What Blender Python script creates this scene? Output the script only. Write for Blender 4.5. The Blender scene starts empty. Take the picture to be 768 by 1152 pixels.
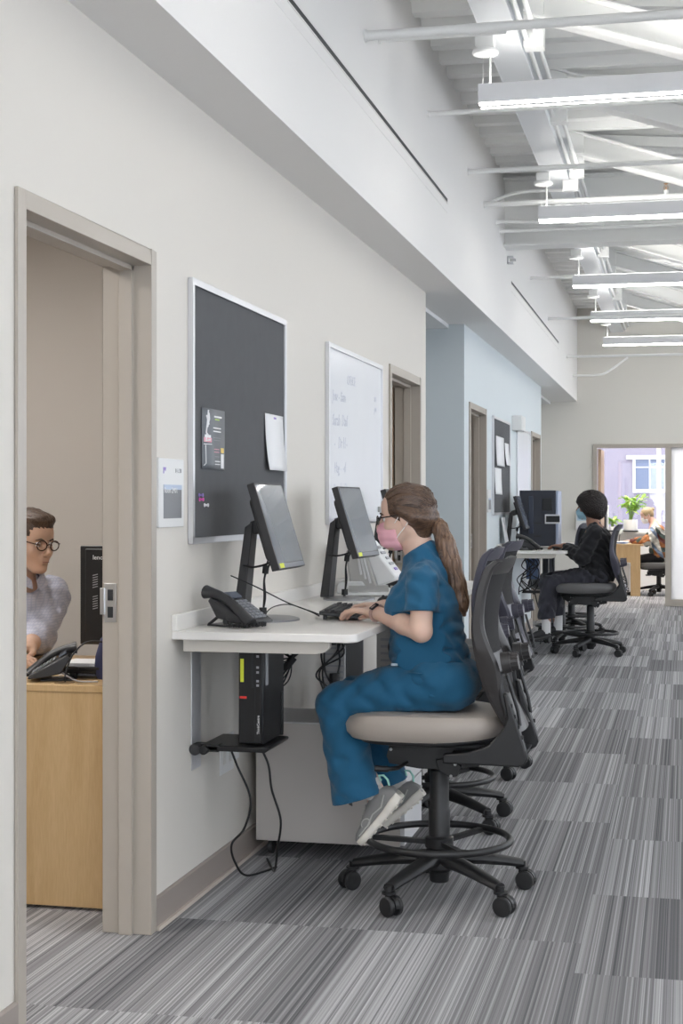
import bpy, bmesh, math, random
import numpy as np
from mathutils import Vector, Matrix, Euler

PI = math.pi
random.seed(7)
SC = bpy.context.scene
COL = SC.collection

# ------------------------------------------------------------------ materials
def mat(name, col, rough=0.55, metal=0.0, bump=None, spec=0.5, emit=None, var=None, coat=0.0, alpha=None, sheen=0.0):
    """bump=(scale, strength[, detail]); var=(scale, amount) gives a soft procedural colour variation."""
    m = bpy.data.materials.new(name); m.use_nodes = True
    nt = m.node_tree; n = nt.nodes; l = nt.links
    b = n['Principled BSDF']
    c = (col[0], col[1], col[2], 1)
    b.inputs['Base Color'].default_value = c
    b.inputs['Roughness'].default_value = rough
    b.inputs['Metallic'].default_value = metal
    b.inputs['Specular IOR Level'].default_value = spec
    b.inputs['Coat Weight'].default_value = coat
    b.inputs['Sheen Weight'].default_value = sheen
    if emit:
        b.inputs['Emission Color'].default_value = (emit[0], emit[1], emit[2], 1)
        b.inputs['Emission Strength'].default_value = emit[3]
    tc = n.new('ShaderNodeTexCoord')
    if var is None: var = (3.0, 0.03)
    nz = n.new('ShaderNodeTexNoise'); nz.inputs['Scale'].default_value = var[0]; nz.inputs['Detail'].default_value = 3
    l.new(tc.outputs['Object'], nz.inputs['Vector'])
    mx = n.new('ShaderNodeMix'); mx.data_type = 'RGBA'
    k = var[1]
    mx.inputs[6].default_value = (c[0]*(1-k), c[1]*(1-k), c[2]*(1-k), 1)
    mx.inputs[7].default_value = (min(1, c[0]*(1+k)), min(1, c[1]*(1+k)), min(1, c[2]*(1+k)), 1)
    l.new(nz.outputs['Fac'], mx.inputs[0]); l.new(mx.outputs[2], b.inputs['Base Color'])
    if bump:
        bz = n.new('ShaderNodeTexNoise'); bz.inputs['Scale'].default_value = bump[0]
        bz.inputs['Detail'].default_value = bump[2] if len(bump) > 2 else 4
        bp = n.new('ShaderNodeBump'); bp.inputs['Strength'].default_value = bump[1]; bp.inputs['Distance'].default_value = 0.01
        l.new(tc.outputs['Object'], bz.inputs['Vector']); l.new(bz.outputs['Fac'], bp.inputs['Height'])
        l.new(bp.outputs['Normal'], b.inputs['Normal'])
    return m

def emat(name, col, s):
    m = bpy.data.materials.new(name); m.use_nodes = True
    n = m.node_tree.nodes; n.clear()
    e = n.new('ShaderNodeEmission'); o = n.new('ShaderNodeOutputMaterial')
    e.inputs[0].default_value = (*col, 1); e.inputs[1].default_value = s
    m.node_tree.links.new(e.outputs[0], o.inputs[0]); return m

def glassmat(name, tint=(1, 1, 1), refl=0.08, frost=0.0):
    m = bpy.data.materials.new(name); m.use_nodes = True
    n = m.node_tree.nodes; l = m.node_tree.links; n.clear()
    o = n.new('ShaderNodeOutputMaterial'); t = n.new('ShaderNodeBsdfTransparent'); g = n.new('ShaderNodeBsdfGlossy')
    t.inputs[0].default_value = (*tint, 1); g.inputs['Roughness'].default_value = 0.02
    mx = n.new('ShaderNodeMixShader'); mx.inputs[0].default_value = refl
    l.new(t.outputs[0], mx.inputs[1]); l.new(g.outputs[0], mx.inputs[2])
    last = mx
    if frost > 0:
        tr = n.new('ShaderNodeBsdfTranslucent'); tr.inputs[0].default_value = (0.95, 0.97, 1, 1)
        d = n.new('ShaderNodeBsdfDiffuse'); d.inputs[0].default_value = (0.9, 0.92, 0.95, 1)
        m2 = n.new('ShaderNodeMixShader'); m2.inputs[0].default_value = 0.12
        l.new(tr.outputs[0], m2.inputs[1]); l.new(d.outputs[0], m2.inputs[2])
        m3 = n.new('ShaderNodeMixShader'); m3.inputs[0].default_value = frost
        l.new(mx.outputs[0], m3.inputs[1]); l.new(m2.outputs[0], m3.inputs[2]); last = m3
    l.new(last.outputs[0], o.inputs[0]); return m

# ------------------------------------------------------------------ object bookkeeping
def link(o, parent=None):
    COL.objects.link(o)
    if parent is not None: o.parent = parent
    return o
def tag(o, label=None, cat=None, group=None, kind=None):
    if label: o['label'] = label
    if cat: o['category'] = cat
    if group: o['group'] = group
    if kind: o['kind'] = kind
    return o
def thing(name, label, cat, loc=(0, 0, 0), rz=0.0, group=None):
    o = bpy.data.objects.new(name, None); o.empty_display_size = 0.1
    link(o); o.location = loc; o.rotation_euler = (0, 0, rz)
    return tag(o, label, cat, group)
def kids(o): return [c for c in o.children]
def copy_tree(o, parent=None):
    c = o.copy(); COL.objects.link(c); c.parent = parent
    for k in kids(o): copy_tree(k, c)
    return c

# ------------------------------------------------------------------ mesh builder
def frame_from(d, up=Vector((0, 0, 1))):
    d = Vector(d).normalized()
    if abs(d.dot(up)) > 0.99: up = Vector((1, 0, 0)) if abs(d.x) < 0.9 else Vector((0, 1, 0))
    x = up.cross(d).normalized(); y = d.cross(x).normalized()
    return x, y, d

class MB:
    def __init__(s): s.v = []; s.f = []; s.mi = []; s.sm = []; s.cur = 0
    def add(s, vs, fs, smooth=False):
        o = len(s.v); s.v += [tuple(map(float, p)) for p in vs]
        for f in fs: s.f.append([i + o for i in f]); s.mi.append(s.cur); s.sm.append(smooth)
        return s
    def box(s, x0, x1, y0, y1, z0, z1, M=None):
        vs = [(x0,y0,z0),(x1,y0,z0),(x1,y1,z0),(x0,y1,z0),(x0,y0,z1),(x1,y0,z1),(x1,y1,z1),(x0,y1,z1)]
        if M is not None: vs = [M @ Vector(p) for p in vs]
        return s.add(vs, [(0,3,2,1),(4,5,6,7),(0,1,5,4),(1,2,6,5),(2,3,7,6),(3,0,4,7)])
    def cbox(s, c, sz, rot=(0,0,0)):
        M = Matrix.Translation(c) @ Euler(rot).to_matrix().to_4x4()
        a, b, d = sz[0]/2, sz[1]/2, sz[2]/2
        return s.box(-a, a, -b, b, -d, d, M)
    def beam(s, a, b, w, h, up=Vector((0,0,1))):
        a = Vector(a); b = Vector(b); x, y, d = frame_from(b-a, up); x = x*w/2; y = y*h/2
        vs = [a-x-y, a+x-y, a+x+y, a-x+y, b-x-y, b+x-y, b+x+y, b-x+y]
        return s.add(vs, [(0,3,2,1),(4,5,6,7),(0,1,5,4),(1,2,6,5),(2,3,7,6),(3,0,4,7)])
    def tube(s, pts, r, n=10, caps=True, closed=False, sx=1.0, up=Vector((0,0,1))):
        """sweep a circle (or ellipse sx wide) along pts; r scalar or list"""
        P = [Vector(p) for p in pts]; m = len(P); R = r if isinstance(r, (list, tuple)) else [r]*m
        vs = []; prevx = None
        for i in range(m):
            if closed: d = P[(i+1) % m] - P[i-1]
            elif i == 0: d = P[1]-P[0]
            elif i == m-1: d = P[-1]-P[-2]
            else: d = (P[i+1]-P[i]).normalized() + (P[i]-P[i-1]).normalized()
            if d.length < 1e-9: d = Vector((0,0,1))
            d.normalize()
            if prevx is None: x, y, _ = frame_from(d, up)
            else:
                x = prevx - d*prevx.dot(d)
                if x.length < 1e-6: x, y, _ = frame_from(d, up)
                x.normalize(); y = d.cross(x)
            prevx = x
            for k in range(n):
                t = 2*PI*k/n; vs.append(P[i] + x*math.cos(t)*R[i]*sx + y*math.sin(t)*R[i])
        fs = []
        for i in range(m if closed else m-1):
            j = (i+1) % m
            for k in range(n): fs.append((i*n+k, i*n+(k+1) % n, j*n+(k+1) % n, j*n+k))
        s.add(vs, fs, True)
        if caps and not closed:
            s.add(vs[:n], [tuple(reversed(range(n)))]); s.add(vs[-n:], [tuple(range(n))])
        return s
    def cyl(s, a, b, r, r2=None, n=24):
        return s.tube([a, b], [r, r if r2 is None else r2], n)
    def lathe(s, prof, c=(0,0,0), n=32, axis='z', M=None):
        vs = []
        for (r, z) in prof:
            for k in range(n):
                t = 2*PI*k/n; p = Vector((r*math.cos(t), r*math.sin(t), z))
                if axis == 'x': p = Vector((p.z, p.x, p.y))
                if axis == 'y': p = Vector((p.y, p.z, p.x))
                if M is not None: p = M @ p
                vs.append(p + Vector(c))
        fs = []
        for i in range(len(prof)-1):
            for k in range(n): fs.append((i*n+k, i*n+(k+1) % n, (i+1)*n+(k+1) % n, (i+1)*n+k))
        s.add(vs, fs, True)
        if prof[0][0] > 1e-5: s.add(vs[:n], [tuple(reversed(range(n)))])
        if prof[-1][0] > 1e-5: s.add(vs[-n:], [tuple(range(n))])
        return s
    def prism(s, poly, d0, d1, plane='xy', M=None, smooth=False):
        """extrude a 2-D polygon; plane names its two axes, d0..d1 along the third"""
        def mk(u, v, w):
            if plane == 'xy': p = Vector((u, v, w))
            elif plane == 'xz': p = Vector((u, w, v))
            else: p = Vector((w, u, v))
            return M @ p if M is not None else p
        n = len(poly); vs = [mk(u, v, d0) for u, v in poly] + [mk(u, v, d1) for u, v in poly]
        s.add(vs, [tuple(reversed(range(n))), tuple(range(n, 2*n))])
        s.add(vs, [(i, (i+1) % n, n+(i+1) % n, n+i) for i in range(n)], smooth); return s
    def loft(s, rings, closed=True, caps=True, smooth=True):
        n = len(rings[0]); vs = [p for r in rings for p in r]; fs = []
        for i in range(len(rings)-1):
            for k in range(n if closed else n-1): fs.append((i*n+k, i*n+(k+1) % n, (i+1)*n+(k+1) % n, (i+1)*n+k))
        if caps and closed: fs += [tuple(reversed(range(n))), tuple(range(len(vs)-n, len(vs)))]
        s.add(vs, fs, smooth); return s
    def uvs(s, c, r, n=16, m=10, sc=(1,1,1), M=None):
        pr = [(max(1e-6, math.sin(PI*i/m))*r, -math.cos(PI*i/m)*r) for i in range(m+1)]
        MM = (M or Matrix.Identity(4)) @ Matrix.Diagonal((*sc, 1))
        return s.lathe(pr, c, n, M=MM)
    def mesh(s, name, mats, weld=True):
        me = bpy.data.meshes.new(name); me.from_pydata(s.v, [], s.f)
        if not isinstance(mats, (list, tuple)): mats = [mats]
        for m in mats: me.materials.append(m)
        me.polygons.foreach_set('material_index', s.mi); me.polygons.foreach_set('use_smooth', s.sm)
        bm = bmesh.new(); bm.from_mesh(me)
        if weld: bmesh.ops.remove_doubles(bm, verts=bm.verts, dist=1e-5)
        bmesh.ops.recalc_face_normals(bm, faces=bm.faces)
        bm.to_mesh(me); bm.free(); me.update(); return me
    def build(s, name, mats, parent=None, bevel=0.0, loc=None, seg=2, weld=True, autosmooth=True):
        me = s.mesh(name, mats, weld); o = bpy.data.objects.new(name, me); link(o, parent)
        if loc is not None: o.location = loc
        if autosmooth:
            try: me.set_sharp_from_angle(angle=math.radians(38))
            except Exception: pass
        if bevel > 0:
            md = o.modifiers.new('bevel', 'BEVEL'); md.width = bevel; md.segments = seg; md.limit_method = 'ANGLE'; md.angle_limit = math.radians(40)
        return o

def rrect(x0, x1, y0, y1, r, n=5, corners=(1,1,1,1)):
    """rounded rectangle outline ccw; corners: bl, br, tr, tl"""
    out = []
    cs = [(x0+r, y0+r, PI), (x1-r, y0+r, 1.5*PI), (x1-r, y1-r, 0), (x0+r, y1-r, .5*PI)]; raw = [(x0,y0),(x1,y0),(x1,y1),(x0,y1)]
    for i, (cx, cy, a) in enumerate(cs):
        if not corners[i]: out.append(raw[i]); continue
        for k in range(n+1):
            t = a + .5*PI*k/n; out.append((cx+r*math.cos(t), cy+r*math.sin(t)))
    return out

def bez(pts, n=12):
    """Catmull-Rom through pts"""
    P = [Vector(p) for p in pts]; out = []
    for i in range(len(P)-1):
        p0 = P[max(i-1, 0)]; p1 = P[i]; p2 = P[i+1]; p3 = P[min(i+2, len(P)-1)]
        for k in range(n):
            t = k/n
            out.append(0.5*((2*p1)+(-p0+p2)*t+(2*p0-5*p1+4*p2-p3)*t*t+(-p0+3*p1-3*p2+p3)*t**3))
    out.append(P[-1]); return out

def text(s, body, size, M, mat_, name='lettering', parent=None, extrude=0.0004, align='LEFT'):
    cu = bpy.data.curves.new(name, 'FONT'); cu.body = body; cu.size = size; cu.extrude = extrude; cu.align_x = align
    cu.resolution_u = 2
    o = bpy.data.objects.new(name, cu); COL.objects.link(o)
    dg = bpy.context.evaluated_depsgraph_get(); me = bpy.data.meshes.new_from_object(o.evaluated_get(dg))
    bpy.data.objects.remove(o); bpy.data.curves.remove(cu)
    me.transform(M); me.materials.clear(); me.materials.append(mat_)
    r = bpy.data.objects.new(name, me); link(r, parent); return r
def textmesh(mb, body, size, M, align='LEFT', extrude=0.0004):
    cu = bpy.data.curves.new('t', 'FONT'); cu.body = body; cu.size = size; cu.extrude = extrude; cu.align_x = align; cu.resolution_u = 2
    o = bpy.data.objects.new('t', cu); COL.objects.link(o)
    dg = bpy.context.evaluated_depsgraph_get(); me = bpy.data.meshes.new_from_object(o.evaluated_get(dg))
    bpy.data.objects.remove(o); bpy.data.curves.remove(cu)
    mb.add([M @ v.co for v in me.vertices], [list(p.vertices) for p in me.polygons]); bpy.data.meshes.remove(me)

# ------------------------------------------------------------------ signed distance bodies
class SDF:
    def __init__(s, lo, hi, h):
        s.lo = np.array(lo, np.float32); s.h = h
        n = np.ceil((np.array(hi)-np.array(lo))/h).astype(int)+1; s.n = n
        ax = [s.lo[i]+np.arange(n[i], dtype=np.float32)*h for i in range(3)]
        s.X, s.Y, s.Z = np.meshgrid(*ax, indexing='ij', sparse=False)
        s.d = np.full(tuple(n), 9.0, np.float32)
    def seg(s, a, b, ra, rb=None, sc=None):
        """distance to tapered capsule; sc scales space about the segment (sx,sy,sz >1 flattens that axis)"""
        rb = ra if rb is None else rb
        a = np.array(a, np.float32); b = np.array(b, np.float32); k = np.array(sc or (1,1,1), np.float32)
        A = a*k; D = (b-a)*k; L = float((D*D).sum())+1e-12
        px = s.X*k[0]-A[0]; py = s.Y*k[1]-A[1]; pz = s.Z*k[2]-A[2]
        t = np.clip((px*D[0]+py*D[1]+pz*D[2])/L, 0, 1)
        q = np.sqrt((px-t*D[0])**2+(py-t*D[1])**2+(pz-t*D[2])**2) - (ra+(rb-ra)*t)
        return q/float(k.max())
    def ell(s, c, r, R=None):
        c = np.array(c, np.float32); px = s.X-c[0]; py = s.Y-c[1]; pz = s.Z-c[2]
        if R is not None:
            M = np.array([list(row)[:3] for row in R])[:3, :3].T
            px, py, pz = (M[0,0]*px+M[0,1]*py+M[0,2]*pz, M[1,0]*px+M[1,1]*py+M[1,2]*pz, M[2,0]*px+M[2,1]*py+M[2,2]*pz)
        k0 = np.sqrt((px/r[0])**2+(py/r[1])**2+(pz/r[2])**2); k1 = np.sqrt((px/r[0]**2)**2+(py/r[1]**2)**2+(pz/r[2]**2)**2)+1e-9
        return k0*(k0-1)/k1
    def plane(s, p, nrm):
        nrm = np.array(nrm, float); nrm /= np.linalg.norm(nrm)
        return (s.X-p[0])*nrm[0]+(s.Y-p[1])*nrm[1]+(s.Z-p[2])*nrm[2]
    @staticmethod
    def smin(a, b, k):
        if k <= 0: return np.minimum(a, b)
        h = np.clip(0.5+0.5*(b-a)/k, 0, 1); return b*(1-h)+a*h-k*h*(1-h)
    def add(s, q, k=0.01): s.d = SDF.smin(s.d, q, k)
    def sub(s, q, k=0.005): s.d = -SDF.smin(-s.d, q, k)
    def inter(s, q, k=0.003): s.d = -SDF.smin(-s.d, -q, k)
    def mesh(s, name, mats, parent=None, matfn=None, smooth=1):
        V = s.d; ins = V < 0; n = s.n
        c = np.zeros(tuple(n-1), bool); al = np.ones(tuple(n-1), bool)
        offs = [(0,0,0),(1,0,0),(0,1,0),(1,1,0),(0,0,1),(1,0,1),(0,1,1),(1,1,1)]
        for o in offs:
            sl = ins[o[0]:n[0]-1+o[0], o[1]:n[1]-1+o[1], o[2]:n[2]-1+o[2]]; c |= sl; al &= sl
        act = c & ~al; idx = np.argwhere(act)
        cv = np.stack([V[idx[:,0]+o[0], idx[:,1]+o[1], idx[:,2]+o[2]] for o in offs], 1)
        pos = np.zeros((len(idx), 3)); cnt = np.zeros(len(idx))
        for a in range(8):
            for b in range(a+1, 8):
                oa = np.array(offs[a]); ob = np.array(offs[b])
                if abs(oa-ob).sum() != 1: continue
                va = cv[:, a]; vb = cv[:, b]; m = (va < 0) != (vb < 0)
                t = np.where(m, va/np.where(m, va-vb, 1), 0)
                pos += np.where(m[:, None], oa+(ob-oa)*t[:, None], 0); cnt += m
        pos = s.lo+(idx+pos/cnt[:, None])*s.h
        vid = -np.ones(tuple(n-1), np.int64); vid[act] = np.arange(len(idx))
        quads = []
        for ax in range(3):
            u, w = [(1,2),(2,0),(0,1)][ax]
            A = [slice(0, None)]*3; B = [slice(0, None)]*3; A[ax] = slice(0, n[ax]-1); B[ax] = slice(1, n[ax])
            ia = ins[tuple(A)]; ib = ins[tuple(B)]; e = np.argwhere(ia != ib)
            e = e[(e[:, u] > 0) & (e[:, w] > 0) & (e[:, u] < n[u]-1) & (e[:, w] < n[w]-1)]
            def cell(du, dw):
                q = e.copy(); q[:, u] -= du; q[:, w] -= dw; return vid[q[:,0], q[:,1], q[:,2]]
            Q = np.stack([cell(1,1), cell(0,1), cell(0,0), cell(1,0)], 1)
            fl = ~ia[e[:,0], e[:,1], e[:,2]]; Q[fl] = Q[fl][:, ::-1]; quads.append(Q)
        Q = np.concatenate(quads)
        if smooth:
            for _ in range(smooth):
                acc = np.zeros_like(pos); c2 = np.zeros(len(pos))
                for a, b in ((0,1),(1,2),(2,3),(3,0)):
                    np.add.at(acc, Q[:, a], pos[Q[:, b]]); np.add.at(acc, Q[:, b], pos[Q[:, a]]); np.add.at(c2, Q[:, a], 1); np.add.at(c2, Q[:, b], 1)
                pos = pos*0.5+0.5*acc/np.maximum(c2, 1)[:, None]
        me = bpy.data.meshes.new(name); me.from_pydata(pos.tolist(), [], Q.tolist())
        if not isinstance(mats, (list, tuple)): mats = [mats]
        for m in mats: me.materials.append(m)
        me.polygons.foreach_set('use_smooth', [True]*len(Q))
        if matfn is not None:
            ctr = pos[Q].mean(1); me.polygons.foreach_set('material_index', matfn(ctr).astype(int).tolist())
        me.update(); o = bpy.data.objects.new(name, me); link(o, parent); return o
# ------------------------------------------------------------------ palette
M = {}
M['wall'] = mat('painted_wall_warm_white', (0.70, 0.665, 0.61), 0.7, bump=(900, 0.03), var=(0.8, 0.01))
M['white'] = mat('painted_white', (0.80, 0.785, 0.765), 0.65, var=(0.8, 0.01))
M['steelwhite'] = mat('white_painted_steel', (0.80, 0.80, 0.78), 0.45, var=(2, 0.015))
M['blue'] = mat('daylight_blue_wall', (0.67, 0.725, 0.745), 0.65, bump=(900, 0.03), var=(0.8, 0.01))  # blue cast of the daylight put into the wall colour
M['bluegrey'] = mat('daylight_blue_return', (0.52, 0.565, 0.585), 0.65, var=(0.8, 0.01))  # same daylight blue in the colour, darker for the return faces
M['greige'] = mat('warm_grey_wall', (0.68, 0.655, 0.60), 0.7, var=(0.8, 0.01))
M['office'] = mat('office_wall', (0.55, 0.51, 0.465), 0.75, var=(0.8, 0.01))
M['frame'] = mat('taupe_door_frame_enamel', (0.43, 0.385, 0.33), 0.35, var=(2, 0.01))
M['base'] = mat('taupe_vinyl_base', (0.33, 0.285, 0.255), 0.45, var=(2, 0.02))
M['strip'] = mat('pale_carpet_edge', (0.60, 0.53, 0.46), 0.6)
M['ceil'] = mat('ceiling_tile', (0.72, 0.73, 0.73), 0.85, bump=(260, 0.15))
M['dark'] = mat('black_gap', (0.02, 0.022, 0.024), 0.6)
M['brick'] = mat('distant_purple_render', (0.20, 0.18, 0.235), 0.8, bump=(40, 0.2))
M['tanwood'] = mat('tan_door_wood', (0.52, 0.36, 0.24), 0.5, var=(6, 0.06))
M['duct'] = mat('grey_white_steel_beam', (0.72, 0.735, 0.745), 0.4, metal=0.0)

def carpet():
    m = bpy.data.materials.new('striped_plank_carpet'); m.use_nodes = True
    nt = m.node_tree; n = nt.nodes; l = nt.links; b = n['Principled BSDF']
    b.inputs['Roughness'].default_value = 0.95; b.inputs['Specular IOR Level'].default_value = 0.15
    tc = n.new('ShaderNodeNewGeometry'); sp = n.new('ShaderNodeSeparateXYZ'); l.new(tc.outputs['Position'], sp.inputs[0])
    def math_(op, a, b_=None, c=None):
        q = n.new('ShaderNodeMath'); q.operation = op
        for i, v in enumerate((a, b_, c)):
            if v is None: continue
            if isinstance(v, (int, float)): q.inputs[i].default_value = v
            else: l.new(v, q.inputs[i])
        return q.outputs[0]
    def wn(dim, **k):
        q = n.new('ShaderNodeTexWhiteNoise'); q.noise_dimensions = dim
        for a, v in k.items(): l.new(v, q.inputs[a])
        return q.outputs['Value']
    u = math_('DIVIDE', math_('ADD', sp.outputs['X'], 0.315), 0.2286); col = math_('FLOOR', u)
    # planks laid in runs of two or three columns that share their seams
    run = wn('1D', W=math_('FLOOR', math_('MULTIPLY', col, 0.5)))
    off = math_('MULTIPLY', math_('FLOOR', math_('MULTIPLY', run, 3.0)), 0.3333)
    v = math_('ADD', math_('DIVIDE', math_('SUBTRACT', sp.outputs['Y'], 5.687), 0.9144), off); row = math_('FLOOR', v)
    cb = n.new('ShaderNodeCombineXYZ'); l.new(col, cb.inputs[0]); l.new(row, cb.inputs[1])
    tid = wn('3D', Vector=cb.outputs[0])
    # stripes of several widths
    def stripes(f, seed):
        s = math_('FLOOR', math_('MULTIPLY', sp.outputs['X'], f))
        c = n.new('ShaderNodeCombineXYZ'); l.new(s, c.inputs[0]); l.new(math_('MULTIPLY', tid, seed), c.inputs[1])
        return wn('3D', Vector=c.outputs[0])
    s1 = stripes(330, 91.7); s2 = stripes(145, 57.1); s3 = stripes(48, 33.3)
    nz = n.new('ShaderNodeTexNoise'); nz.inputs['Scale'].default_value = 500; l.new(tc.outputs['Position'], nz.inputs['Vector'])
    a = math_('MULTIPLY', s1, 0.34); a = math_('ADD', a, math_('MULTIPLY', s2, 0.32)); a = math_('ADD', a, math_('MULTIPLY', s3, 0.16))
    a = math_('ADD', a, math_('MULTIPLY', math_('SUBTRACT', tid, 0.5), 0.26)); a = math_('ADD', a, math_('MULTIPLY', nz.outputs['Fac'], 0.18))
    r = n.new('ShaderNodeValToRGB'); l.new(a, r.inputs[0]); e = r.color_ramp.elements
    e[0].position = 0.08; e[0].color = (0.10, 0.10, 0.108, 1); e[1].position = 0.88; e[1].color = (0.56, 0.555, 0.57, 1)
    k = r.color_ramp.elements.new(0.5); k.color = (0.27, 0.265, 0.272, 1)
    l.new(r.outputs[0], b.inputs['Base Color'])
    bp = n.new('ShaderNodeBump'); bp.inputs['Strength'].default_value = 0.35; bp.inputs['Distance'].default_value = 0.004
    l.new(math_('ADD', s1, nz.outputs['Fac']), bp.inputs['Height']); l.new(bp.outputs[0], b.inputs['Normal'])
    return m
M['carpet'] = carpet()

W = -1.668; WB = -1.81; FY = 20.8; SOF = 2.77; UW = -1.43; DECK = 4.07; RX = 4.2; Y0 = -3.0
def struct(name, mb, m, parent=None, **k):
    o = mb.build(name, m, parent, **k)
    if parent is None: o['kind'] = 'structure'
    return o

struct('floor', MB().box(-5.2, RX+.1, Y0-.1, 26, -0.1, 0), M['carpet'])

# --- near left wall with the office door opening and the second door
DH = 2.135
d1a, d1b = 3.624, 4.560      # clear opening of door 1
d2a, d2b = 8.626, 9.577      # door 2
w = MB()
g = .02
w.box(WB, W, Y0, d1a-g, 0, SOF).box(WB, W, d1a-g, d1b+g, DH+g, SOF).box(WB, W, d1b+g, d2a-g, 0, SOF).box(WB, W, d2a-g, d2b+g, DH+g, SOF).box(WB, W, d2b+g, 9.857, 0, SOF)
struct('wall_left', w, M['wall'])
w = MB(); d3a, d3b = 11.942, 12.883; d4a, d4b = 16.907, 17.864
w.box(WB, W, 11.645, d3a-g, 0, SOF).box(WB, W, d3a-g, d3b+g, DH+g, SOF).box(WB, W, d3b+g, d4a-g, 0, SOF).box(WB, W, d4a-g, d4b+g, DH+g, SOF).box(WB, W, d4b+g, 18.084, 0, SOF)
struct('wall_left', w, M['blue'])
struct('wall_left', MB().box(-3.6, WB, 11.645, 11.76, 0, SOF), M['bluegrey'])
struct('wall_left', MB().box(WB-.0, W-.0005, 11.6445, 11.6455, 0, 2.7695), M['bluegrey'])  # thin sheet carries the darker return tone onto the wall end
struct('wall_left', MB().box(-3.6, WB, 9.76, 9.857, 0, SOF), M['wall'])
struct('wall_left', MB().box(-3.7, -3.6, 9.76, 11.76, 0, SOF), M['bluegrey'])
struct('wall_left', MB().box(-3.6, WB, 17.99, 18.084, 0, SOF), M['blue'])
struct('wall_left', MB().box(-3.7, -3.6, 17.99, FY, 0, SOF), M['blue'])
# upper wall with its soffit
w = MB().box(-1.53, UW, Y0, FY, SOF, DECK+.05).box(WB, -1.53, Y0, FY, SOF, SOF+.08)
struct('wall_left', w, M['white'])
# dropped ceilings of the two side passages
struct('ceiling', MB().box(-3.6, WB+.02, 9.857, 11.645, 2.74, 2.79), M['ceil'])
struct('ceiling', MB().box(-3.6, WB+.02, 18.084, FY, 2.74, 2.79), M['ceil'])

# --- far wall with the office front
w = MB()
fx0, fx1, fz = -1.214, -0.175, 2.185
w.box(-3.7, fx0, FY, FY+.14, 0, DECK).box(fx0, 1.35, FY, FY+.14, fz, DECK).box(1.35, RX, FY, FY+.14, 0, DECK)
struct('wall_far', w, M['greige'])
# --- right wall with tall windows, rear wall
w = MB(); wins = [(-1.8, 0.6), (2.2, 4.6), (6.2, 8.6), (10.2, 12.6), (13.8, 16.6), (17.2, 20.2)]  # last window is added to brighten the far end of the room
yy = Y0
for a, b in wins:
    w.box(RX, RX+.2, yy, a, 0, DECK).box(RX, RX+.2, a, b, 0, .9).box(RX, RX+.2, a, b, 3.3, DECK); yy = b
w.box(RX, RX+.2, yy, FY, 0, DECK)
struct('wall_right', w, M['white'])
struct('wall_rear', MB().box(-5.2, -1.2, Y0-.12, Y0, 0, DECK).box(-1.2, 3.8, Y0-.12, Y0, 0, .5).box(-1.2, 3.8, Y0-.12, Y0, 3.5, DECK).box(3.8, RX+.2, Y0-.12, Y0, 0, DECK), M['white'])
M['pane'] = glassmat('clear_glass')
for i, (a, b) in enumerate(wins):
    o = MB()
    for z in (.9, 3.26): o.box(RX+.05, RX+.15, a, b, z, z+.04)
    for y in (a, (a+b)/2-.02, b-.04): o.box(RX+.05, RX+.15, y, y+.04, .9, 3.3)
    f = struct('window_%d' % (i+1), o, M['frame'])
    MB().box(RX+.095, RX+.105, a, b, .92, 3.28).build('pane', M['pane'], f)

o = MB().box(-1.2, 3.8, Y0-.1, Y0-.04, .5, .54).box(-1.2, 3.8, Y0-.1, Y0-.04, 3.46, 3.5)  # unseen rear window, added for frontal fill on camera-facing surfaces
for x in (-1.2, .45, 2.1, 3.76): o.box(x, x+.04, Y0-.1, Y0-.04, .5, 3.5)
f = struct('window_8', o, M['frame']); MB().box(-1.2, 3.8, Y0-.075, Y0-.065, .52, 3.48).build('pane', M['pane'], f)
# --- metal roof deck with ribs
w = MB().box(-1.53, RX+.2, Y0, FY+.1, DECK, DECK+.06)
y = Y0
while y < FY:
    w.prism([(y, DECK), (y+.03, DECK-.055), (y+.115, DECK-.055), (y+.145, DECK)], -1.43, RX, 'yz'); y += .305
struct('ceiling', w, M['steelwhite'])

# --- small office at left
ox0 = -4.6
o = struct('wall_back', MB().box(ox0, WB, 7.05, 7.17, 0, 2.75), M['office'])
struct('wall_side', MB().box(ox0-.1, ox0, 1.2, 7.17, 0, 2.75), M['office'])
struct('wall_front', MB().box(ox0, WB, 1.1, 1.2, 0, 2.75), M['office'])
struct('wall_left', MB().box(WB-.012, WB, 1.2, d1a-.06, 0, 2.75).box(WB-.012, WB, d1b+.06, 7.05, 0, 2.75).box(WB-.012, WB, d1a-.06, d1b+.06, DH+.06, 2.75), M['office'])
struct('ceiling', MB().box(ox0-.1, WB, 1.1, 7.17, 2.75, 2.8), M['ceil'])

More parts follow.
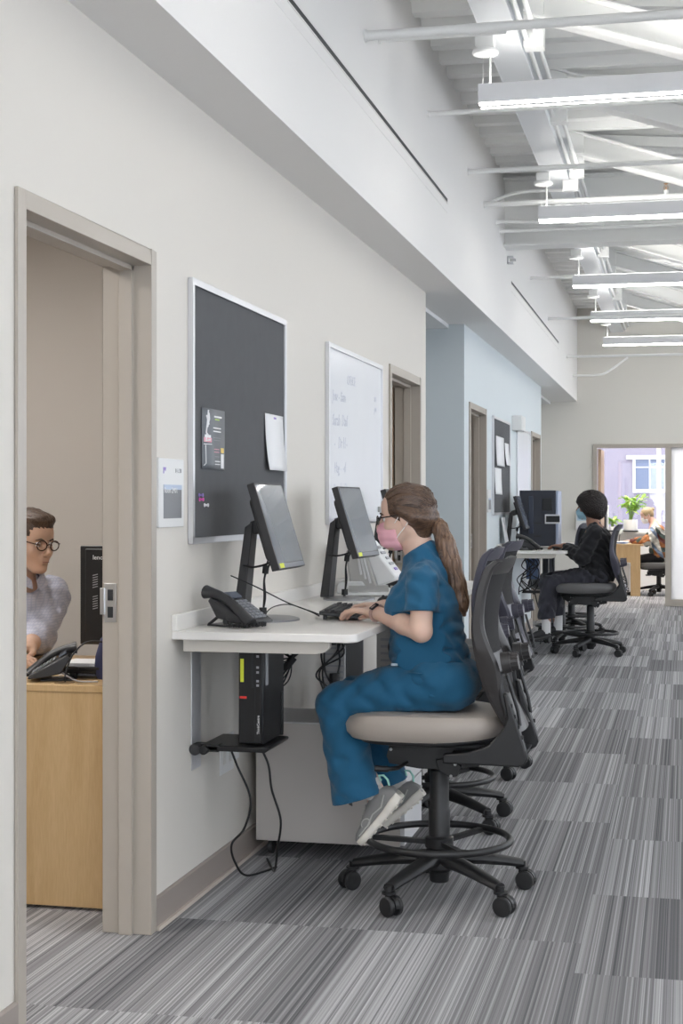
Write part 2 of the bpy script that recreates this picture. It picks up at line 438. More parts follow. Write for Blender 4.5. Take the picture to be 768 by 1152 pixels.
# --- hollow-metal door frames
def door_frame(n, a, b, strike=True, slab=False, depth=True):
    root = thing('door_%d' % n, None, None); root['kind'] = 'structure'
    x0, x1 = WB-.012, W+.012; fw = .05
    # plan profile of one jamb: (x, how far it stands into the opening)
    prof = [(x1, -fw), (x1, 0.0), (-1.717, 0.0), (-1.717, 0.016), (-1.762, 0.016), (-1.762, 0.0), (x0, 0.0), (x0, -fw), (WB-.001, -fw), (WB-.001, -.015), (W+.001, -.015), (W+.001, -fw)]
    j = MB()
    j.prism([(x, b-t) for x, t in prof], 0, DH+fw, 'xy')
    j.prism([(x, a+t) for x, t in prof], 0, DH+fw, 'xy')
    j.prism([(x, DH-t) for x, t in prof], a, b, 'xz')
    j.build('door_frame', M['frame'], root, bevel=.0015)
    if strike:
        s = MB().box(-1.815, -1.775, b-.004, b+.001, .995, 1.12)
        s.box(-1.826, -1.812, b-.012, b-.001, 1.02, 1.105)
        st = s.build('strike_plate', M['chrome'], root, bevel=.001)
        MB().box(-1.802, -1.784, b-.006, b, 1.01, 1.045).box(-1.802, -1.784, b-.006, b, 1.065, 1.10).build('latch_hole', M['dark'], st)
    return root
M['chrome'] = mat('brushed_steel', (0.62, 0.62, 0.62), 0.32, metal=0.9)
M['alu'] = mat('satin_aluminium', (0.66, 0.66, 0.68), 0.35, metal=0.55)
door_frame(1, d1a, d1b); r2 = door_frame(2, d2a, d2b); r3 = door_frame(3, d3a, d3b); r4 = door_frame(4, d4a, d4b)
# rooms beyond doors 2..4: a plain dim room so the opening is not a void
for nm, ya, yb in (('wall_side', 7.3, 9.76), ('wall_side', 11.76, 15.2), ('wall_side', 15.4, 17.99)):
    struct(nm, MB().box(-4.2, -4.1, ya, yb, 0, 2.75).box(-4.1, WB, yb-.05, yb, 0, 2.75).box(-4.1, WB, ya, ya+.05, 0, 2.75).box(-4.2, WB, ya, yb, 2.75, 2.8), M['wall'])
# doors 2..4 stand open into their rooms, hinged on the far jamb
for r, b_ in ((r2, d2b), (r3, d3b), (r4, d4b)):
    d = MB().box(-2.74, -1.835, b_+.012, b_+.052, .01, DH-.005).build('door_leaf', M['tanwood'], r, bevel=.002)
    MB().cyl((-2.66, b_-.03, 1.0), (-2.66, b_+.012, 1.0), .012).cyl((-2.67, b_-.03, 1.0), (-2.55, b_-.03, 1.0), .009).build('door_handle', M['chrome'], d)

# --- baseboards
def baseb(name, segs):
    o = MB()
    for a, b in segs: o.prism([(W, 0), (W+.012, 0), (W+.012, .10), (W+.006, .105), (W, .105)], a, b, 'xz')
    r = struct(name, o, M['base'])
    e = MB()
    for a, b in segs: e.box(W, W+.022, a, b, 0, .013)
    e.build('floor_strip', M['strip'], r)
baseb('baseboard_left', [(Y0, d1a-.05), (d1b+.05, d2a-.05), (d2b+.05, 9.857), (11.645, d3a-.05), (d3b+.05, d4a-.05), (d4b+.05, 18.084)])
struct('baseboard_far', MB().box(-3.6, fx0, FY-.012, FY, 0, .105), M['base'])
struct('baseboard_side', MB().box(-3.6, W, 11.633, 11.645, 0, .105), M['base'])

# --- far office: front frame, glazing, room, exterior
root = thing('window_9', None, None); root['kind'] = 'structure'
t = .05
def bar(x0, x1, z0, z1): return MB().box(x0, x1, FY-.03, FY+.16, z0, z1)
bar(fx0, fx0+t, 0, fz).build('frame_jamb', M['frame'], root, bevel=.002)
bar(fx0+t, 1.3, fz-t, fz).build('frame_head', M['frame'], root, bevel=.002)
bar(-.257, -.175, 0, fz-t).build('frame_mullion', M['frame'], root, bevel=.002)
bar(-.175, 1.3, 0, .09).build('frame_sill', M['frame'], root, bevel=.002)
bar(1.3, 1.35, 0, fz).build('frame_jamb', M['frame'], root, bevel=.002)
M['frost'] = glassmat('frosted_glass', (1, 1, 1), 0.04, 0.92)
MB().box(-.175, 1.3, FY+.05, FY+.06, .09, fz-t).build('frosted_pane', M['frost'], root)
# open wood door of that office seen edge-on at the left jamb
dd = thing('door_5', None, None); dd['kind'] = 'structure'
MB().box(fx0+t+.005, fx0+t+.045, FY+.17, FY+1.05, .01, fz-t-.01).build('door_leaf', M['tanwood'], dd, bevel=.002)
oy1 = 24.6
struct('wall_side', MB().box(-3.4, -3.3, FY+.14, oy1, 0, 2.8), M['white'])
struct('wall_side', MB().box(1.9, 2.0, FY+.14, oy1, 0, 2.8), M['white'])
struct('ceiling', MB().box(-3.4, 2.0, FY+.14, oy1+.1, 2.8, 2.85), M['ceil'])
struct('wall_back', MB().box(-3.4, 2.0, oy1, oy1+.15, 0, .93).box(-3.4, 2.0, oy1, oy1+.15, 2.6, 2.8).box(-3.4, -2.4, oy1, oy1+.15, .93, 2.6).box(1.2, 2.0, oy1, oy1+.15, .93, 2.6), M['white'])
wf = MB()
for x in (-2.4, -.44, .3, 1.15): wf.box(x, x+.07, oy1+.03, oy1+.1, .93, 2.6)
wf.box(-2.4, 1.2, oy1+.03, oy1+.1, .93, .97).box(-2.4, 1.2, oy1+.03, oy1+.1, 2.55, 2.6).box(-2.4, 1.2, oy1-.12, oy1+.03, .90, .935)
wo = struct('window_7', wf, M['white'])
MB().box(-2.4, 1.2, oy1+.06, oy1+.07, .97, 2.55).build('pane', M['pane'], wo)
# ------------------------------------------------------------------ neighbouring building seen through the far window
nb = thing('wall_outside', None, None, (0, 34, 0)); nb['kind'] = 'structure'
def Lc(mb, dy=0): return mb
M['wglass'] = mat('reflective_window_glass', (0.10, 0.13, 0.21), 0.3, metal=0.0)
b = MB().box(-9, 9, 0, 5, -3, 9); b.build('outer_wall', M['brick'], nb)
f = MB(); wx0, wx1, wz0, wz1 = -1.09, .25, 1.70, 2.36
f.box(wx0-.17, wx1+.17, -.06, 0, wz1, wz1+.09).box(wx0-.03, wx0+.03, -.05, 0, wz0, wz1).box(wx1-.03, wx1+.03, -.05, 0, wz0, wz1).box(wx0-.03, wx1+.03, -.06, 0, wz0-.08, wz0)
for i in (1, 2, 3): f.box(wx0+i*.335-.015, wx0+i*.335+.015, -.045, 0, wz0, wz1)
f.box(wx0, wx1, -.045, 0, 2.17, 2.20)
fr = f.build('window_frame', mat('outside_white_trim', (.42,.42,.45), .7), nb)
MB().box(wx0, wx1, -.03, -.02, wz0, wz1).build('pane', M['wglass'], fr)
struct('floor', MB().box(-12, 12, 24.75, 34, -.3, -.12), mat('outdoor_paving', (.45, .44, .43), .9))

# ------------------------------------------------------------------ structural steel under the deck
def structsteel(name, mb, label=None): return struct(name, mb, M['steelwhite'])
w = MB(); w.box(-.981, -.807, Y0, FY, 3.70, 3.712).box(-.981, -.807, Y0, FY, 3.98, 3.992).box(-.90, -.888, Y0, FY, 3.712, 3.98)
w.box(-.981, -.975, Y0, FY, 3.70, 3.80)
o = struct('trim_1', w, M['duct'], bevel=.002)
# deep cross beam
w = MB(); w.box(-1.43, RX, 12.195, 12.42, 3.459, 3.475).box(-1.43, RX, 12.30, 12.315, 3.475, DECK-.055).box(-1.43, RX, 12.195, 12.42, DECK-.07, DECK-.055)
struct('trim_2', w, M['steelwhite'])
k = 3
for yb in (0.0, 1.55, 3.1, 4.65, 6.2, 7.75, 9.3, 10.87, 12.95, 14.45, 15.95, 17.5, 19.05):
    w = MB()
    # post, inclined wide-flange brace and top chord of one roof truss
    w.box(-.80, -.70, yb-.05, yb+.05, 3.70, DECK-.055)
    a = Vector((-.80, yb, 3.87)); e = Vector((2.2, yb, 2.90+.0))
    dx = (e-a).normalized(); up = Vector((0, 1, 0)); nn = dx.cross(up).normalized()
    w.beam(a, e, .13, .012, up=nn) if False else None
    for off in (0, .15):
        p = a + Vector((0, 0, off)); q = e + Vector((0, 0, off)); w.add([p+Vector((0,-.075,0)), p+Vector((0,.075,0)), q+Vector((0,.075,0)), q+Vector((0,-.075,0)), p+Vector((0,-.075,.012)), p+Vector((0,.075,.012)), q+Vector((0,.075,.012)), q+Vector((0,-.075,.012))], [(0,1,2,3),(7,6,5,4),(0,4,5,1),(1,5,6,2),(2,6,7,3),(3,7,4,0)])
    p = a; q = e
    w.add([p+Vector((0,-.006,0)), p+Vector((0,.006,0)), q+Vector((0,.006,0)), q+Vector((0,-.006,0)), p+Vector((0,-.006,.155)), p+Vector((0,.006,.155)), q+Vector((0,.006,.155)), q+Vector((0,-.006,.155))], [(0,1,2,3),(7,6,5,4),(0,4,5,1),(1,5,6,2),(2,6,7,3),(3,7,4,0)])
    # shallow upper chord just under the deck
    w.beam((-.80, yb+.12, 4.0), (2.6, yb+.5, 3.80), .06, .07)
    struct('trim_%d' % k, w, M['steelwhite']); k += 1
w = MB().box(2.15, 2.35, Y0, FY, 2.86, 3.12)
struct('trim_%d' % k, w, M['steelwhite'])

# ------------------------------------------------------------------ pendant lights
M['lens'] = emat('lit_diffuser', (1.0, 0.975, 0.94), 20.0)
M['uplens'] = emat('lit_uplight', (1.0, 0.98, 0.95), 9.0)
M['house'] = mat('white_fixture_housing', (0.72, 0.72, 0.73), 0.4)
def pendant(y, label, x0=-1.0, x1=1.45, z=3.354):
    t = thing('linear_pendant_light', label, 'ceiling light', (x0, y, z), 0, 'linear pendant lights over the open work area')
    L = x1-x0
    MB().prism(rrect(-.045, .045, .012, .108, .006, 2), 0, L, 'yz').build('housing', M['house'], t)
    for ya, yb in ((-.042, -.029), (.029, .042)): MB().box(.004, L-.004, ya, yb, .002, .0125).build('diffuser', M['lens'], t)
    MB().box(.004, L-.004, -.029, .029, .004, .0125).build('louvre', M['house'], t)
    MB().box(.02, L-.02, -.030, .030, .1075, .110).build('uplight_lens', M['uplens'], t)
    for cx in (.03, L-.15):
        c = MB(); c.lathe([(.001, .262), (.06, .262), (.066, .270), (.062, .284), (.03, .290), (.001, .290)], (cx, 0, 0), 24)
        c.box(cx-.045, cx+.045, -.045, .045, .288, .345)
        cn = c.build('ceiling_canopy', M['steelwhite'], t)
        MB().cyl((cx, 0, .345), (cx, 0, .664), .011, n=10).build('conduit_stem', M['steelwhite'], cn)
        MB().cyl((cx+.024, 0, .108), (cx+.024, 0, .264), .0055, n=8).cyl((cx-.012, 0, .108), (cx-.012, 0, .264), .0012, n=6).build('suspension_cable', M['steelwhite'], t)
    return t
for y, lab in [(1.4, 'white linear pendant light behind the camera position'), (4.45, 'white linear pendant light just overhead and out of frame'),
               (7.512, 'nearest and largest white linear pendant light, at the top right'),
               (10.673, 'second nearest white linear pendant light, in front of the deep cross beam'),
               (13.961, 'white linear pendant light directly beyond the deep cross beam'),
               (16.638, 'white linear pendant light second from the far wall'),
               (19.204, 'smallest and lowest looking white linear pendant light, nearest the far wall')]:
    if y > 5: pendant(y, lab)
    else: pendant(y, lab)

# ------------------------------------------------------------------ pipes
def pipe(name, pts, r, label, cat='pipe', group=None, fl=True):
    t = MB().tube(bez(pts, 6) if len(pts) > 2 else pts, r, 14)
    if fl:
        for q in (0, 1):
            pass
    o = t.build(name, M['steelwhite']); tag(o, label, cat, group)
    d = 1
    MB().cyl((pts[0][0], pts[0][1], pts[0][2]), (pts[0][0]+.012, pts[0][1], pts[0][2]), r*1.25, n=18).build('wall_collar', M['steelwhite'], o)
    return o
p = pipe('sprinkler_pipe', [(UW, 6.78, 3.52), (.25, 6.78, 3.52)], .022, 'thickest white pipe crossing under the steel beam at the very top, with an elbow fitting')
MB().cyl((.02, 6.78, 3.52), (.08, 6.78, 3.52), .030, n=18).build('pipe_coupling', M['steelwhite'], p)
MB().cyl((.25, 6.78, 3.50), (.25, 6.78, 3.62), .024, n=18).build('pipe_coupling', M['steelwhite'], p)
MB().cyl((.25, 6.78, 3.6), (.25, 6.78, 4.01), .018).build('drop_pipe', M['steelwhite'], p)
pipe('conduit', [(UW, 7.1, 3.60), (-.82, 7.1, 3.60)], .016, 'short white pipe behind the thickest one at the top of the upper wall')
pipe('conduit', [(UW, 8.52, 3.60), (1.6, 8.52, 3.60)], .014, 'white pipe leaving the upper wall just behind the nearest pendant light')
pipe('conduit', [(UW, 10.15, 3.62), (1.8, 10.15, 3.62)], .017, 'long white pipe crossing the beam between the two nearest pendant lights')
p = pipe('sprinkler_pipe', [(UW, 10.99, 3.56), (1.8, 10.99, 3.56)], .02, 'white pipe running level with the top of the second pendant light')
pipe('conduit', [(UW, 11.25, 3.62), (-1.2, 11.2, 3.68), (-.85, 11.1, 3.66)], .012, 'thin bowed white conduit above the second pendant light')
pipe('conduit', [(UW, 11.7, 3.56), (-1.25, 11.7, 3.56), (-.6, 11.65, 3.5)], .014, 'thin white conduit just above the foot of the cross beam')
p = pipe('conduit', [(UW, 11.95, 3.535), (1.8, 11.95, 3.535)], .016, 'white pipe tucked against the face of the cross beam')
pipe('conduit', [(UW, 14.4, 3.52), (-.75, 14.4, 3.52)], .014, 'short white pipe beside the canopy of the third pendant light')
pipe('conduit', [(UW, 16.3, 3.36), (1.8, 16.3, 3.36)], .016, 'white pipe passing under the third pendant light near the upper wall')
pipe('conduit', [(UW, 18.9, 3.20), (1.8, 18.9, 3.20)], .016, 'white pipe crossing just in front of the last pendant light')
pipe('conduit', [(UW, 20.0, 3.06), (-1.1, 20.0, 3.06), (-.95, 20.0, 3.12), (-.72, 20.0, 3.28)], .014, 'white conduit near the far wall that bends upward')
# conduits along the steel beam
for dx, z, lab in ((-.785, 3.74, 'white conduit clipped along the edge of the long steel beam, the one nearer the beam'), (-.745, 3.78, 'white conduit running beside the long steel beam, the one further from it')):
    o = MB().tube([(dx, 2.0, z), (dx, FY-.01, z)], .013, 10).build('conduit', M['steelwhite']); tag(o, lab, 'pipe')
o = thing('junction_box', 'small white metal junction box under the steel beam before the second pendant light', 'electrical box', (-.80, 10.95, 3.62))
MB().box(-.055, .055, -.03, .03, 0, .08).build('box_body', M['steelwhite'], o, bevel=.002)
MB().box(-.05, .05, -.034, -.03, .004, .076).build('box_cover', M['house'], o)
o = thing('ceiling_sprinkler', 'brass sprinkler head standing above the second pendant light', 'sprinkler', (-.13, 10.99, 3.575))
M['brass'] = mat('brass', (0.55, 0.33, 0.16), 0.35, metal=0.8)
MB().cyl((0,0,0), (0,0,.03), .016).build('pipe_fitting', M['steelwhite'], o)
MB().cyl((0,0,.03), (0,0,.055), .006).tube([(-.012,0,.035),(-.016,0,.05),(0,0,.075)], .002, 6).tube([(.012,0,.035),(.016,0,.05),(0,0,.075)], .002, 6).cyl((0,0,.075), (0,0,.078), .016).build('nozzle', M['brass'], o)

# sensor fixed to the upper wall under the beam
o = thing('pipe_clamp', 'small grey metal clamp on the upper wall below the cross beam', 'clamp', (UW, 12.5, 3.36))
MB().box(0, .05, -.03, .03, 0, .012).box(0, .05, -.03, .03, .05, .062).box(0, .008, -.03, .03, 0, .062).build('bracket', M['alu'], o)
MB().cyl((.02, 0, .03), (.07, 0, .03), .012).build('bolt', M['chrome'], o)

# ------------------------------------------------------------------ linear air slots in the upper wall
for a, b_, lab in ((1.2, 9.25, 'long black linear air slot high on the near upper wall'), (12.785, 17.68, 'shorter black linear air slot on the far upper wall')):
    o = thing('slot_diffuser', lab, 'air vent', (UW, a, 3.247))
    L = b_-a
    MB().box(0, .001, 0, L, -.012, .012).build('slot', M['dark'], o)
    MB().box(0, .003, -.004, L+.004, .012, .018).box(0, .003, -.004, L+.004, -.018, -.012).box(0, .0015, -.004, L+.004, -.075, -.073).build('flange', M['white'], o)

# ------------------------------------------------------------------ light
wd = bpy.data.worlds.new('World'); SC.world = wd; wd.use_nodes = True
n = wd.node_tree.nodes; l = wd.node_tree.links; n.clear()
bg = n.new('ShaderNodeBackground'); ow = n.new('ShaderNodeOutputWorld')
# bright overcast sky, slightly brighter towards the zenith
tc = n.new('ShaderNodeTexCoord'); sx = n.new('ShaderNodeSeparateXYZ'); rp = n.new('ShaderNodeValToRGB'); l.new(tc.outputs['Generated'], sx.inputs[0]); l.new(sx.outputs[2], rp.inputs[0])
rp.color_ramp.elements[0].color = (.80, .86, .95, 1); rp.color_ramp.elements[1].color = (.95, .98, 1, 1)
l.new(rp.outputs[0], bg.inputs[0]); bg.inputs[1].default_value = 3.0; l.new(bg.outputs[0], ow.inputs[0])

def panel_light(x, y, z, sx, sy, power, label, col=(1, .96, .91)):
    t = thing('unseen_ceiling_light', label, 'ceiling light', (x, y, z))
    MB().box(-sx/2-.02, sx/2+.02, -sy/2-.02, sy/2+.02, -.012, 0).build('frame', M['house'], t)
    MB().box(-sx/2, sx/2, -sy/2, sy/2, -.016, -.012).build('diffuser', emat('panel_diffuser', col, power), t)
    return t
panel_light(-3.3, 5.5, 2.75, 1.2, .6, 6.5, 'unseen added ceiling panel over the man in the near office', (1, .965, .93))  # added panel, placed for a brighter wall and darker doorway floor
panel_light(-3.0, 3.3, 2.75, .6, 1.2, 11.0, 'second unseen added ceiling panel near the doorway of the near office', (1, .965, .93))  # extra panel added so the desk front stays bright
panel_light(-.6, 22.9, 2.8, 1.8, 1.2, 9.0, 'unseen added ceiling panel in the far office')  # added panel, brightens the office and backlights the frosted pane
panel_light(-2.9, 10.75, 2.74, .6, .6, 3.0, 'recessed ceiling panel in the side passage', (.85, .93, 1))
panel_light(-2.8, 19.4, 2.74, .6, .6, 4.0, 'recessed ceiling panel in the passage by the far wall')
panel_light(-3.0, 8.5, 2.75, .6, .6, 3.0, 'recessed ceiling panel in the room behind the second door')
panel_light(-3.0, 13.5, 2.75, .6, .6, 3.0, 'recessed ceiling panel in the room behind the third door')
panel_light(-3.0, 16.7, 2.75, .6, .6, 3.0, 'recessed ceiling panel in the room behind the fourth door')

# ------------------------------------------------------------------ camera
cam = bpy.data.cameras.new('camera'); co = bpy.data.objects.new('camera', cam); COL.objects.link(co)
F_ = 1700.0; th = math.atan(386/F_)
co.location = (0, 0, 1.374); co.rotation_euler = (PI/2, 0, th)
cam.sensor_width = 36; cam.lens = F_/1152*36; cam.shift_y = -9/1152; cam.clip_start = .05; cam.clip_end = 200
SC.camera = co
SC.view_settings.view_transform = 'Standard'; SC.view_settings.look = 'None'; SC.view_settings.gamma = 1; SC.view_settings.use_curve_mapping = False
SC.view_settings.exposure = 0.90
SC.cycles.use_denoising = True
SC.cycles.max_bounces = 10; SC.cycles.diffuse_bounces = 6; SC.cycles.transparent_max_bounces = 12
SC.cycles.sample_clamp_indirect = 8
# ------------------------------------------------------------------ drafting stools
M['blk'] = mat('black_nylon', (0.013, 0.013, 0.014), 0.42, bump=(500, .05))
M['blksoft'] = mat('black_soft_plastic', (0.035, 0.034, 0.036), 0.6, bump=(300, .08))
M['rubber'] = mat('castor_rubber', (0.016, 0.016, 0.017), 0.5)
M['vinylbeige'] = mat('beige_grey_vinyl', (0.36, 0.315, 0.275), 0.42, bump=(1200, .06), var=(5, .03))
M['vinylgrey'] = mat('dark_grey_vinyl', (0.12, 0.118, 0.118), 0.45, bump=(1200, .06))
M['shell'] = mat('charcoal_chair_shell', (0.036, 0.033, 0.033), 0.42, bump=(700, .06), var=(4, .05))
M['shellp'] = mat('plum_grey_chair_shell', (0.062, 0.060, 0.082), 0.40, bump=(700, .06), var=(4, .05))
M['meshblk'] = mat('black_back_mesh', (0.018, 0.017, 0.018), 0.8, bump=(2500, .5))

def cushion_mb(L, Wd, z0, z1, front, n=36):
    """rounded seat pad: superellipse rings, thicker front roll; x from front (-) to rear"""
    rings = []
    prof = [(.80, z0), (.93, z0+.006), (.985, z0+.025), (1.0, z0+.05), (.985, z1-.022), (.95, z1-.008), (.86, z1-.001), (.60, z1+.001), (.25, z1-.006), (.02, z1-.008)]
    for s_, z in prof:
        r = []
        for k in range(n*2):
            t = PI*k/n; c, s2 = math.cos(t), math.sin(t)
            e = 2/3.4
            x = abs(c)**e*(1 if c > 0 else -1)*L/2*s_; y = abs(s2)**e*(1 if s2 > 0 else -1)*Wd/2*s_*(1-.07*(c if c > 0 else 0))
            fx = -x/(L/2)  # 1 at front
            dz = -.018*max(0, fx-.35)**2*2 if z > z0+.05 else (.016*max(0, -fx-.2))
            zz = z + dz + (.010*(y/(Wd/2))**2 if z > z0+.06 else 0)
            r.append((front+L/2+x, y, zz))
        rings.append(r)
    return MB().loft(rings)

def back_profile():
    # local (x, z) of the front face of the back, from the bottom bracket to the lip, measured in the photo
    return [(.262, .60), (.225, .68), (.196, .765), (.178, .86), (.168, .955), (.178, 1.05), (.194, 1.115), (.212, 1.160), (.238, 1.183)]

def make_stool(name, label, seat_mat, shell_mat, ring_z=.20, seat_dz=0.0, group=None):
    t = thing(name, label, 'chair', group=group)
    if seat_dz: pass
    # --- five-star base
    hub = MB().lathe([(.030, .05), (.034, .055), (.036, .085), (.052, .10), (.056, .145), (.045, .165), (.036, .175)], n=28)
    hub.build('hub', M['blk'], t)
    for k in range(5):
        a = math.radians(246+72*k+1); ca, sa = math.cos(a), math.sin(a)
        rings = []
        for q in range(11):
            s_ = q/10; r = .03+s_*.285; w_ = .034-.011*s_+.004*math.sin(PI*s_); h = .031-.013*s_
            zc = .132-.020*s_-.022*s_*s_
            ring = []
            for i in range(12):
                u = 2*PI*i/12; x = r; y = math.cos(u)*w_; z = zc+math.sin(u)*h*(1 if math.sin(u) > 0 else .8)
                ring.append((x*ca-y*sa, x*sa+y*ca, z))
            rings.append(ring)
        leg = MB().loft(rings).build('base_leg', M['blk'], t)
        # castor: stem, hood, two wheels
        cx, cy = .318*ca, .318*sa; phi = a + [1.3, .4, -.7, 2.2, .9][k]
        R = Matrix.Translation((cx, cy, 0)) @ Matrix.Rotation(phi, 4, 'Z')
        c = MB(); c.cyl((cx, cy, .055), (cx, cy, .098), .013, n=14)
        c.cyl((cx, cy, .072), (cx, cy, .080), .024, n=18)
        hood = []
        for i in range(13):
            u = PI*i/12*1.05-.1; hood.append((.014+math.cos(u)*.034, .034+math.sin(u)*.034))
        hood += [(-.014, .034), (.03, .030)]
        c.prism(hood, -.008, .008, 'xz', M=R)
        cb = c.build('castor', M['blk'], leg)
        for sgn in (-1, 1):
            w = MB(); w.lathe([(.001, -.010), (.018, -.010), (.030, -.009), (.0335, -.005), (.0335, .005), (.030, .009), (.014, .010), (.001, .007)], (0, 0, 0), 24, axis='y', M=None)
            v = [R @ (Vector(p)+Vector((.014, sgn*.019, .0335))) for p in w.v]; w.v = [tuple(p) for p in v]
            for i, f in enumerate(w.f): w.mi[i] = 0
            if sgn == -1: W0 = w
            else:
                W0.add(w.v, w.f, True); W0.sm = [True]*len(W0.f)
        c2 = W0
        o2 = c2.build('castor_wheels', M['rubber'], leg)
    # --- column
    MB().lathe([(.036, .165), (.038, .30), (.036, .305), (.034, .31), (.034, .44), (.030, .445), (.026, .45), (.026, .50)], n=28).build('gas_column', M['blk'], t)
    # --- foot ring with its spider
    rr = MB(); pts = [(.248*math.cos(2*PI*i/56), .248*math.sin(2*PI*i/56), ring_z) for i in range(56)]
    rr.tube(pts, .0125, 10, closed=True)
    ring = rr.build('foot_ring', M['blk'], t)
    sp = MB().lathe([(.039, ring_z-.03), (.050, ring_z-.028), (.050, ring_z+.005), (.039, ring_z+.012)], n=24)
    for a in (60, 180, 300):
        a = math.radians(a); ca, sa = math.cos(a), math.sin(a)
        sp.beam((.04*ca, .04*sa, ring_z-.012), (.24*ca, .24*sa, ring_z-.006), .022, .016)
    sp.build('ring_bracket', M['blk'], ring)
    # --- mechanism
    m = MB(); m.prism([(-.175, .475+.02), (-.165, .535), (.11, .54), (.15, .535), (.15, .47), (.06, .455), (-.06, .455), (-.165, .47)], -.075, .075, 'xz')
    m.prism([(-.16, .54), (.20, .54), (.17, .555), (-.14, .555)], -.13, .13, 'xz')
    m.prism([(.01, .455), (.05, .43), (.075, .435), (.09, .47), (.05, .50), (.0, .49)], -.085, -.065, 'xz')
    mech = m.build('tilt_mechanism', M['blk'], t, bevel=.003)
    for x, z in ((-.155, .522), (.055, .437), (.07, .478), (.10, .494)):
        b = MB(); b.lathe([(.001, 0), (.0055, 0), (.0055, .004), (.003, .006), (.001, .006)], (x, -.0925, z), 12, M=Matrix.Rotation(PI/2, 4, 'X'))
        b.build('bolt', M['chrome'], mech)
    lv = MB().tube(bez([(-.10, -.07, .475), (-.12, -.14, .468), (-.15, -.19, .470), (-.19, -.205, .474)], 6), [.006]*6+[.008]*6+[.011]*6+[.010], 10)
    lv.build('lever', M['blk'], t)
    lv = MB().tube(bez([(.02, .07, .475), (.02, .15, .468), (.03, .23, .470)], 6), .008, 10); lv.build('lever', M['blk'], t)
    # --- seat
    pan = cushion_mb(.50, .46, .548, .585, -.28); pan.build('seat_pan', M['blk'], t)
    cushion_mb(.555, .50, .563, .655, -.318).build('seat', seat_mat, t)
    # --- J bracket joining mechanism and back
    j = MB()
    outl = [(.045, .500), (.30, .497), (.322, .505), (.330, .525), (.318, .570), (.285, .67), (.262, .742), (.248, .742), (.262, .66), (.250, .625), (.20, .565), (.13, .540), (.045, .530)]
    for sgn in (-1,):
        j.prism(outl, -.215, -.170, 'xz'); j.prism(outl, .170, .215, 'xz')
    j.prism([(.06, .500), (.30, .497), (.31, .515), (.20, .53), (.06, .525)], -.17, .17, 'xz')
    j.build('back_bracket', M['blk'], t, bevel=.006)
    # --- back: curved frame (two stiles, lip and lower rail) and mesh
    P = bez([(x, 0, z) for x, z in back_profile()], 5)
    def wy(z):  # half width
        s_ = (z-.60)/.60; return .150+.075*min(1, max(0, s_*2.2))**.6 - .03*max(0, s_-.75)*4*max(0, s_-.75)
    def fwd(y, z): return -.045*(abs(y)/.22)**2.2  # wrap towards the sitter
    n = len(P); fr = MB()
    for sgn in (-1, 1):
        rings = []
        for p in P:
            z = p.z; yo = wy(z); s_ = (z-.60)/.60
            wst = .040 + .012*math.sin(PI*s_); dep = .034+.040*math.exp(-((z-.83)/.10)**2)+.012*(1-s_)
            x0 = p.x
            pts = [(0, 0), (.35, -.004), (.8, .002), (1, .25), (1, .8), (.8, 1), (.3, 1), (0, .7)]
            ring = []
            for u, v in pts:
                y = (yo-wst+u*wst); ring.append((x0+fwd(y, z)+.045+v*dep*(.55+.45*u) -.045*0 - .045*1.0*0, sgn*y, z))
            if sgn < 0: ring.reverse()
            rings.append(ring)
        fr.loft(rings)
    # top lip, rolled back, and two cross rails
    def rail(i0, i1, dep, off=0.0, yin=1.0):
        rings = []
        for q in range(25):
            s_ = q/24*2-1; ring = []
            a = P[i0]; b_ = P[i1]; y0 = wy(a.z)*.97*yin*s_; y1 = wy(b_.z)*.97*yin*s_
            xa = a.x+fwd(y0, a.z)+.045; xb = b_.x+fwd(y1, b_.z)+.045
            ring = [(xa+off, y0, a.z), ((xa+xb)/2+off-.004, (y0+y1)/2, (a.z+b_.z)/2), (xb+off, y1, b_.z), (xb+dep*.6+off, y1, b_.z+.006), ((xa+xb)/2+dep+off, (y0+y1)/2, (a.z+b_.z)/2), (xa+dep+off, y0, a.z)]
            rings.append(ring)
        fr.loft(rings)
    rail(n-9, n-1, .022); rail(0, 7, .03); rail(12, 15, .022, .004)
    backf = fr.build('back_frame', shell_mat, t, bevel=0)
    ms = []
    for i in range(2, n-4):
        row = []
        for q in range(13):
            s_ = q/12*2-1; y = s_*(wy(P[i].z)-.02); row.append((P[i].x+fwd(y, P[i].z)+.045+.014, y, P[i].z))
        ms.append(row)
    mm = MB().loft(ms, closed=False, caps=False); 
    mo = mm.build('back_mesh', M['meshblk'], t); sd = mo.modifiers.new('t', 'SOLIDIFY'); sd.thickness = .006; sd.offset = 0
    # lumbar knobs and arm
    for sgn in (-1, 1):
        k = MB(); k.cyl((.270, sgn*.185, .840), (.300, sgn*.185, .845), .036, .034, n=28).cyl((.300, sgn*.185, .845), (.325, sgn*.185, .849), .030, .029, n=28)
        for i in range(14):
            a = 2*PI*i/14; k.cyl((.302, sgn*.185+.029*math.cos(a), .845+.029*math.sin(a)), (.324, sgn*.185+.028*math.cos(a), .849+.028*math.sin(a)), .003, n=6)
        ko = k.build('lumbar_knob', shell_mat, t)
        arm = MB().tube(bez([(.262, sgn*.185, .81), (.268, sgn*.19, .74), (.292, sgn*.195, .66), (.316, sgn*.195, .57)], 5), .012, 10)
        arm.tube([(.285, sgn*.175, .80), (.322, sgn*.175, .68), (.33, sgn*.175, .63)], .006, 8)
        for i in range(4): arm.cbox((.300+.012*i, sgn*.205, .70-.035*i), (.016, .012, .012))
        arm.build('back_strut', M['blk'], ko)
    return t

